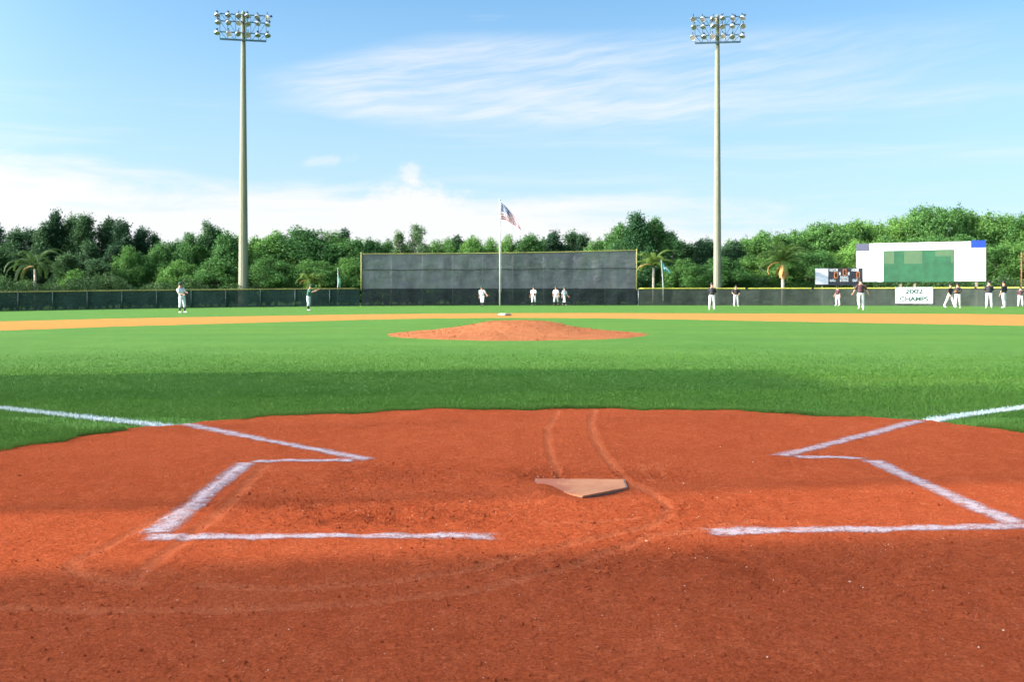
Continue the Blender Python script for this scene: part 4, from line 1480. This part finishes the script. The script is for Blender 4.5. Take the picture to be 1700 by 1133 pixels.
def leaf_quads(C, size, seed, flat=0.0):
    r = np.random.default_rng(seed)
    n = len(C)
    a = r.normal(size=(n, 3)); a /= np.linalg.norm(a, axis=1, keepdims=True)
    b_ = r.normal(size=(n, 3))
    b_ -= a * (a * b_).sum(1, keepdims=True)
    b_ /= np.linalg.norm(b_, axis=1, keepdims=True)
    s = size * r.uniform(0.6, 1.35, (n, 1))
    A, B = a * s, b_ * s * 0.55
    c = np.cross(a, b_) * s * 0.15
    V = np.stack([C - A, C - B * 0.9 + c, C + A, C + B * 0.9 + c], 1).reshape(-1, 3)
    return V, np.arange(4 * n).reshape(-1, 4)


def lobes_to_leaves(lobes, n, seed, clump=0.20, dens=None):
    """leaves in small clumps over and inside ellipsoid lobes"""
    r = np.random.default_rng(seed)
    Lc = np.array([l[0] for l in lobes]); Lr = np.array([l[1] for l in lobes])
    wgt = (Lr[:, 0] * Lr[:, 2]) ** 1.0
    per = 14
    nc = n // per
    k = r.choice(len(lobes), nc, p=wgt / wgt.sum())
    dr = r.normal(size=(nc, 3)); dr /= np.linalg.norm(dr, axis=1, keepdims=True)
    rad = 1 - np.abs(r.normal(0, 0.20, nc))
    rad = np.clip(rad, 0.25, 1) * r.uniform(0.9, 1.12, nc)
    cc = Lc[k] + dr * Lr[k] * rad[:, None]
    C = np.repeat(cc, per, 0) + r.normal(0, clump, (nc * per, 3))
    return C[C[:, 2] > 0.1]


def build_tree_kind(kind, seed):
    r = random.Random(seed)
    L = []
    H_ = 9.0
    if kind == 'columnar':
        for i in range(34):
            z = 1.2 + 7.2 * (i / 33) ** 0.95
            a = r.uniform(0, 2 * PI)
            rad = (1.35 - 1.0 * max(0, (z - 4.5) / 4.5) ** 1.4) * r.uniform(0.15, 0.85)
            s = r.uniform(0.28, 0.62) * (1.0 if z < 6.3 else 0.72)
            L.append(((rad * math.cos(a), rad * math.sin(a), z), (s, s, s * r.uniform(1.1, 1.7))))
        n, size = 19000, 0.105
    elif kind == 'broad':
        for i in range(80):
            a, u = r.uniform(0, 2 * PI), r.uniform(0, 1)
            z = 1.0 + 6.9 * u
            rm = 3.1 * math.sin(PI * (0.16 + 0.80 * u)) ** 0.75
            rad = rm * r.uniform(0.35, 0.95)
            s = r.uniform(0.32, 0.78)
            L.append(((rad * math.cos(a), rad * math.sin(a), z + r.uniform(-.3, .4)), (s, s, s * r.uniform(1.0, 1.7))))
        for i in range(18):                       # upright shoots that break the outline
            a, rad = r.uniform(0, 2 * PI), r.uniform(0, 2.5)
            zz = 8.5 - 0.42 * rad * rad + r.uniform(-0.5, 0.5)
            w_ = r.uniform(0.20, 0.42)
            L.append(((rad * math.cos(a), rad * math.sin(a), zz), (w_, w_, w_ * r.uniform(1.8, 2.8))))
        n, size = 32000, 0.105
    elif kind == 'sparse':
        for i in range(15):
            z = 3.0 + 5.6 * (i / 14)
            a = r.uniform(0, 2 * PI)
            rad = 0.95 * r.uniform(0.1, 1) * (1 - 0.6 * max(0, z - 6.5) / 2.5)
            s = r.uniform(0.22, 0.5)
            L.append(((rad * math.cos(a), rad * math.sin(a), z), (s, s, s * 1.2)))
        n, size = 5000, 0.10
    elif kind == 'conical':
        for i in range(44):
            u = (i / 43)
            z = 1.0 + 7.4 * u
            a = i * 2.4 + r.uniform(-0.4, 0.4)
            rm = 2.9 * (1 - u) ** 0.75 + 0.25
            rad = rm * r.uniform(0.45, 1.0)
            s = 0.42 + 0.55 * (1 - u) * r.uniform(0.7, 1.1)
            L.append(((rad * math.cos(a), rad * math.sin(a), z + r.uniform(-.2, .2)), (s, s, s * r.uniform(0.75, 1.25))))
        for i in range(7):
            a, rad = r.uniform(0, 2 * PI), r.uniform(0.2, 1.5)
            zz = 8.6 - rad * 1.1
            L.append(((rad * math.cos(a), rad * math.sin(a), zz), (0.26, 0.26, 0.75)))
        n, size = 30000, 0.10
    else:
        for i in range(130):
            a, u = r.uniform(0, 2 * PI), r.uniform(0, 1) ** 0.8
            z = 1.2 + 7.0 * u
            rm = 3.5 * math.sqrt(max(0.02, 1 - ((z - 4.2) / 4.8) ** 2))
            rad = rm * r.uniform(0.6, 1.0)
            s = r.uniform(0.28, 0.60)
            L.append(((rad * math.cos(a), rad * math.sin(a), z + r.uniform(-.3, .3)), (s * 0.85, s * 0.85, s * r.uniform(1.3, 2.4))))
        n, size = 38000, 0.105
    C = lobes_to_leaves(L, n, seed)
    C[:, 2] *= H_ / C[:, 2].max()
    wid = np.percentile(np.abs(C[:, :2]), 97) * 2
    V, Fq = leaf_quads(C, size, seed + 1)
    crown = np_mesh('crown', V, Fq)
    crown.materials.append(M_LEAF[kind])
    tb = MB()
    hh = H_ * (0.82 if kind != 'dome' else 0.6)
    bend = [(r.uniform(-.12, .12) * i, r.uniform(-.12, .12) * i, hh * i / 5 - (0.2 if i == 0 else 0)) for i in range(6)]
    r0 = {'columnar': 0.15, 'broad': 0.18, 'sparse': 0.10, 'conical': 0.22, 'dome': 0.24}[kind]
    tb.sweep(bend, [r0 * (1 - 0.15 * i) for i in range(6)], 8)
    for q in sorted(L, key=lambda l: -l[1][0])[:9]:
        c_ = Vector(q[0])
        c_.z *= 0.97
        zf = max(0.6, c_.z - 0.5 - 0.6 * math.hypot(c_.x, c_.y))
        k = min(0.98, zf / hh) * 5
        i0 = min(4, int(k))
        base_ = Vector(bend[i0]).lerp(Vector(bend[i0 + 1]), k - i0)
        tb.sweep([base_, base_.lerp(c_, 0.5) + Vector((0, 0, 0.12)), c_], [r0 * 0.42, r0 * 0.28, r0 * 0.12], 6)
    me = bpy.data.meshes.new('trunk')
    me.from_pydata(tb.v, [], tb.f)
    me.validate()
    me.materials.append(M_BARK)
    return crown, me, wid


KINDS = {k: [build_tree_kind(k, 100 + 17 * i + 7 * j) for j in range(v)] for i, (k, v) in enumerate((('columnar', 4), ('broad', 4), ('sparse', 2), ('conical', 2), ('dome', 4)))}
KNAME = {'columnar': 'narrow_tree', 'broad': 'broadleaf_tree', 'sparse': 'sapling_tree', 'conical': 'conical_tree', 'dome': 'forest_tree'}
KADJ = {'columnar': 'dark narrow upright tree', 'broad': 'bushy mid-green tree', 'sparse': 'thin airy sapling', 'conical': 'deep green pointed tree', 'dome': 'dense round-topped tree'}
ORD = ['first', 'second', 'third', 'fourth', 'fifth', 'sixth', 'seventh', 'eighth', 'ninth', 'tenth', 'eleventh', 'twelfth', 'thirteenth', 'fourteenth', 'fifteenth', 'sixteenth']
tree_count = {}
tree_rng = random.Random(5)


def tree(zone, phrase, kind, px, top, wpx, d, group):
    cs = KINDS[kind]
    key = (zone, kind)
    i = tree_count[key] = tree_count.get(key, -1) + 1
    crown, trunk, wid = cs[(i + len(phrase)) % len(cs)]
    x = (px - CX) / F * d
    g = float(gz(x, min(d, 95)))
    h = CH + (HY - top) / F * d - g
    root = thing(KNAME[kind], f'{KADJ[kind]} {phrase}, {ORD[i]} along', 'tree', (x, d, g - 0.05), tree_rng.uniform(0, 2 * PI), group)
    sx = wpx * d / F / wid * 1.16
    root.scale = (sx, sx, h / 9.0)
    link('crown', crown, None, root)
    link('trunk', trunk, None, root)


def zone(nm, phrase, group, rows):
    for kind, lst in rows.items():
        for (px, top, wpx, d) in lst:
            tree(nm, phrase, kind, px, top, wpx, d, group)


zone('a', 'in the clump behind the small palm', 'trees behind the third-base side fence', {
    'columnar': [(-40, 374, 46, 110), (-8, 368, 44, 109), (20, 372, 42, 107), (45, 374, 36, 111), (68, 366, 34, 107), (93, 343, 34, 108), (124, 349, 46, 109), (147, 350, 40, 107.5),
                 (178, 357, 34, 109), (202, 360, 40, 107), (233, 369, 36, 108), (256, 383, 28, 109)]})
zone('a2', 'low before the dark clump near the small palm', 'trees behind the third-base side fence', {
    'columnar': [(-60, 396, 60, 103), (0, 402, 40, 102), (28, 412, 36, 104), (108, 416, 40, 102), (143, 398, 36, 104.5), (166, 428, 44, 101), (188, 404, 34, 104)],
    'broad': [(216, 406, 52, 103), (262, 398, 52, 104.5), (128, 444, 56, 101)]})
zone('b', 'between the dark clump and the first floodlight pole', 'trees behind the third-base side fence', {
    'broad': [(288, 394, 62, 108), (318, 384, 62, 106), (352, 372, 72, 108), (378, 380, 60, 105), (398, 384, 54, 109), (300, 430, 70, 102), (365, 424, 76, 102)],
    'sparse': [(341, 361, 24, 107)]})
zone('c', 'between the first floodlight pole and the tall grey screen', 'trees behind the third-base side fence', {
    'broad': [(428, 388, 60, 108), (458, 380, 74, 107), (506, 372, 112, 108), (556, 381, 80, 109), (588, 391, 60, 107), (446, 424, 84, 102), (520, 428, 90, 102.5), (582, 426, 70, 103)],
    'columnar': [(566, 377, 30, 111)]})
zone('d', 'showing above the tall grey screen', 'trees behind the tall screen', {
    'broad': [(616, 391, 54, 112), (644, 394, 44, 114), (676, 402, 60, 112), (722, 396, 56, 113), (748, 391, 44, 116), (786, 388, 56, 113), (815, 391, 44, 115), (843, 387, 40, 112), (876, 384, 66, 113), (902, 391, 40, 116), (990, 392, 48, 113), (1012, 388, 48, 114)],
    'columnar': [(764, 389, 30, 118), (920, 379, 36, 115), (948, 378, 38, 117), (972, 384, 30, 115)],
    'sparse': [(664, 379, 24, 110), (693, 368, 30, 110)]})
zone('d2', 'half hidden behind the mesh of the tall grey screen', 'trees behind the tall screen', {
    'broad': [(640, 426, 90, 103), (712, 430, 90, 103), (780, 428, 90, 103), (850, 432, 90, 103), (920, 428, 90, 103), (990, 430, 90, 103)]})
zone('e', 'in the group beyond the palm and teal flag', 'trees beside the tall screen', {
    'conical': [(1028, 366, 78, 107), (1058, 349, 84, 106), (1086, 357, 84, 107), (1112, 380, 64, 106)]})
zone('f', 'around the foot of the second floodlight pole', 'trees around the second floodlight pole', {
    'columnar': [(1131, 396, 40, 110), (1152, 403, 34, 111), (1164, 394, 38, 108), (1182, 391, 38, 110), (1206, 402, 36, 112), (1220, 396, 40, 113)],
    'broad': [(1140, 428, 66, 103), (1200, 424, 74, 104)]})
zone('g', 'in the wood behind the large palm', 'wood behind the first-base side fence', {
    'dome': [(1246, 386, 84, 118), (1296, 378, 110, 119), (1340, 374, 84, 121), (1386, 362, 110, 122), (1432, 358, 96, 123), (1262, 420, 90, 108), (1338, 412, 96, 109)]})
zone('h', 'in the wood behind the white billboard', 'wood behind the first-base side fence', {
    'dome': [(1474, 356, 84, 123), (1512, 350, 76, 122), (1556, 333, 106, 121), (1602, 346, 84, 123), (1644, 343, 92, 122), (1692, 348, 96, 120), (1742, 352, 96, 118), (1400, 410, 96, 110), (1440, 392, 80, 112), (1500, 388, 90, 113), (1580, 384, 96, 113),
             (1646, 398, 84, 107), (1700, 392, 84, 106)]})


# low scrub that fills the space under the crowns
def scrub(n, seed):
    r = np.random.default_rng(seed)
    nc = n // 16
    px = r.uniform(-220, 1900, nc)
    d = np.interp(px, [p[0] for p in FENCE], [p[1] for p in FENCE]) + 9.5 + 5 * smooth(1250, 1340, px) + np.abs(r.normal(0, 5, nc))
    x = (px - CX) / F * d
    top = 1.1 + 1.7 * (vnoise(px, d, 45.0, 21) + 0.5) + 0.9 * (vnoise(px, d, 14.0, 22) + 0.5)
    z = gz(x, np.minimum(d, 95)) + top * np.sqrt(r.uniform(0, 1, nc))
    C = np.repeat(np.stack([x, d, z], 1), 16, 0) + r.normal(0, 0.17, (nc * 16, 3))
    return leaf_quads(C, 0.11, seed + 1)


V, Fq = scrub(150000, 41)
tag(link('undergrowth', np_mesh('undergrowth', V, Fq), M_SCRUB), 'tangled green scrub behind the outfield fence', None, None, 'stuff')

# ------------------------------------------------------------------ palms
M_FROND = leaf_mat('palm_frond', (0.075, 0.145, 0.024), (0.125, 0.20, 0.045), 0.4)
M_DEAD = plain('dead_frond', (0.42, 0.22, 0.075), 0.8, scale=3, var=0.3)
M_PTRUNK = plain('palm_trunk', (0.36, 0.30, 0.23), 0.85, scale=5, var=0.25, bump=0.4)


def frond(mb, base_, az_, el_, ln, droop, leaflet=0.5, n=26):
    """feathered palm frond: curved rachis with drooping leaflets"""
    dirh = Vector((math.cos(az_), math.sin(az_), 0))
    P = []
    p, e = Vector(base_), el_
    st = ln / n
    for i in range(n + 1):
        P.append(p.copy())
        p = p + (dirh * math.cos(e) + Vector((0, 0, math.sin(e)))) * st
        e -= droop / n * (0.4 + 1.3 * i / n)
    mb.sweep(P, [0.022 * (1 - 0.85 * i / n) + 0.003 for i in range(n + 1)], 4)
    s0 = Vector((-dirh.y, dirh.x, 0))
    rr = random.Random(int(az_ * 1000) + int(el_ * 100))
    for i in range(3, n + 1):
        f = i / n
        L = leaflet * (0.35 + 0.65 * math.sin(PI * min(1, f * 0.85 + 0.12)))
        tdir = (P[i] - P[i - 1]).normalized()
        for s in (-1, 1):
            for q in (0, 0.5):
                b0 = P[i].lerp(P[i - 1], q)
                dn = rr.uniform(0.35, 1.0)
                t1 = b0 + (s0 * s * 0.75 + tdir * 0.5 + Vector((0, 0, -0.15 * dn))).normalized() * L * 0.5
                t2 = t1 + (s0 * s * 0.45 + tdir * 0.35 + Vector((0, 0, -0.9 * dn))).normalized() * L * 0.5
                wv = tdir * 0.018
                mb.add([b0 - wv, b0 + wv, t1 + wv * 1.1, t1 - wv * 1.1, t2], [(0, 1, 2, 3), (3, 2, 4)])


def palm(px, cy, trunk_w, d, spread_px, n_f, label, up_el=(0.25, 1.35), droop=1.9, dead=(), lean=0.0, seed=1, leaflet=0.5):
    x = (px - CX) / F * d
    g = float(gz(x, d))
    hz = CH + (HY - cy) / F * d - g
    root = thing('palm_tree', label, 'palm', (x, d, g), 0, 'palms along the outfield fence')
    tb = MB()
    tb.sweep([(0, 0, -0.2), (lean * 0.3, 0, hz * 0.4), (lean, 0, hz)], [trunk_w * 0.6, trunk_w * 0.52, trunk_w * 0.42], 10)
    tb.build('trunk', M_PTRUNK, root, True)
    sh = MB()
    sh.sweep([(lean, 0, hz - 0.05), (lean, 0, hz + 0.35), (lean, 0, hz + 0.7)], [trunk_w * 0.45, trunk_w * 0.38, trunk_w * 0.12], 8)
    sh.build('crownshaft', M_FROND, root, True)
    r = random.Random(seed)
    mb = MB()
    ln = spread_px * d / F * 0.62
    for i in range(n_f):
        frond(mb, (lean, 0, hz + 0.25), i * 2.4 + r.uniform(-0.25, 0.25), up_el[0] + (up_el[1] - up_el[0]) * ((i + 0.5) / n_f), ln * r.uniform(0.85, 1.12), droop * r.uniform(0.75, 1.2), leaflet)
    mb.build('crown', M_FROND, root)
    for (a, e, l, dr) in dead:
        m2 = MB()
        frond(m2, (lean, 0, hz + 0.15), a, e, l, dr, leaflet * (0.6 if e < -0.5 else 0.45))
        m2.build('dead_frond', M_DEAD, root)
    return root


palm(59, 446, 0.26, 94, 96, 17, 'small palm with arching fronds behind the dark green fence, nearest the dark trees', (0.05, 1.3), 2.1, dead=((PI - 0.3, 0.25, 2.0, 2.4),), seed=3, lean=-0.05)
palm(1085, 444, 0.24, 96.5, 70, 14, 'young palm beside the teal flag and the end of the tall screen', (0.2, 1.35), 1.8, dead=((PI + 0.2, 0.35, 1.8, 1.5),), seed=4)
palm(1300, 440, 0.34, 95.5, 84, 24, 'large palm with a skirt of dead orange fronds at its trunk top', (0.15, 1.45), 1.55,
     dead=((PI + 0.1, 0.3, 2.3, 2.6), (PI + 1.3, -1.0, 1.3, 0.6), (-1.2, -1.05, 1.4, 0.6), (0.2, -1.1, 1.2, 0.4), (-0.5, -0.9, 1.3, 0.7), (-2.2, -0.85, 1.5, 0.7), (-1.7, -1.2, 1.5, 0.4), (2.4, -0.7, 1.5, 0.9)), seed=5, leaflet=0.62)
palm(516, 471, 0.22, 94.5, 52, 11, 'very short palm peeping over the fence behind the player in green', (0.2, 1.3), 2.2, dead=((PI, 0.55, 1.35, 2.3), (0.1, 0.5, 1.5, 2.6)), seed=6, leaflet=0.42)

# ------------------------------------------------------------------ unseen blocks and net, added and shaped to shade the home-plate area
M_BLOCK = plain('painted_block', (0.42, 0.40, 0.36), 0.85, scale=2, var=0.12)
M_ROOF = plain('metal_roof', (0.30, 0.32, 0.32), 0.5, 0.2, var=0.1)
M_NET = mesh_cloth('half_shade_mesh', (0.03, 0.03, 0.03), 0.36)  # see-through share set to let part of the sun onto the clay
M_GLASSD = plain('dark_window', (0.03, 0.035, 0.04), 0.12, spec=0.7)
XC = -25.0
SHIFT = math.tan(SUN_BACK) * XC


def stand(name, label, y0, y1, H_, depth=3.0):  # shadow-casting block, dressed with roof and windows
    root = thing(name, label, 'building', (XC, (y0 + y1) / 2 + SHIFT, 0))
    L = y1 - y0
    MB().box((-depth / 2, 0, H_ / 2), (depth, L, H_)).build('wall', M_BLOCK, root)
    MB().box((-depth / 2 + 0.1, 0, H_ + 0.07), (depth + 0.5, L, 0.14)).build('roof', M_ROOF, root)
    n = max(1, int(L / 2.4))
    for i in range(n):
        MB().box((0.012, -L / 2 + L * (i + 0.5) / n, H_ - 1.6), (0.03, 1.5, 1.1)).build('window', M_GLASSD, root)
    return root


stand('clay_shade_block', 'tall unseen block added on the third-base side to shade the near clay', -14.0, 3.0, 13.6)  # added out of view, casts the shade nearest the camera
stand('grass_shade_block', 'tall unseen block added on the third-base side to shade the near grass', 9.4, 12.05, 12.4)  # added out of view, casts the shade band across the grass
nt = thing('half_shade_net', 'tall unseen dark net between posts, added to half-shade the clay', 'netting', (XC, SHIFT, 0))  # added out of view, gives the middle clay its half shade
wl = MB()
for i in range(12):
    y0 = 4.55 + (9.6 - 4.55) * i / 12
    y1 = 4.55 + (9.6 - 4.55) * (i + 1) / 12
    wl.add([(0, y0, 0), (0, y1, 0), (0, y1, 13.4), (0, y0, 13.4)], [(0, 1, 2, 3)])
wl.build('net', M_NET, nt)
for y in (4.5, 7.1):
    MB().cyl((0, y, -0.2), (0, y, 13.5), 0.07, n=8).build('post', M_GALV, nt, True)
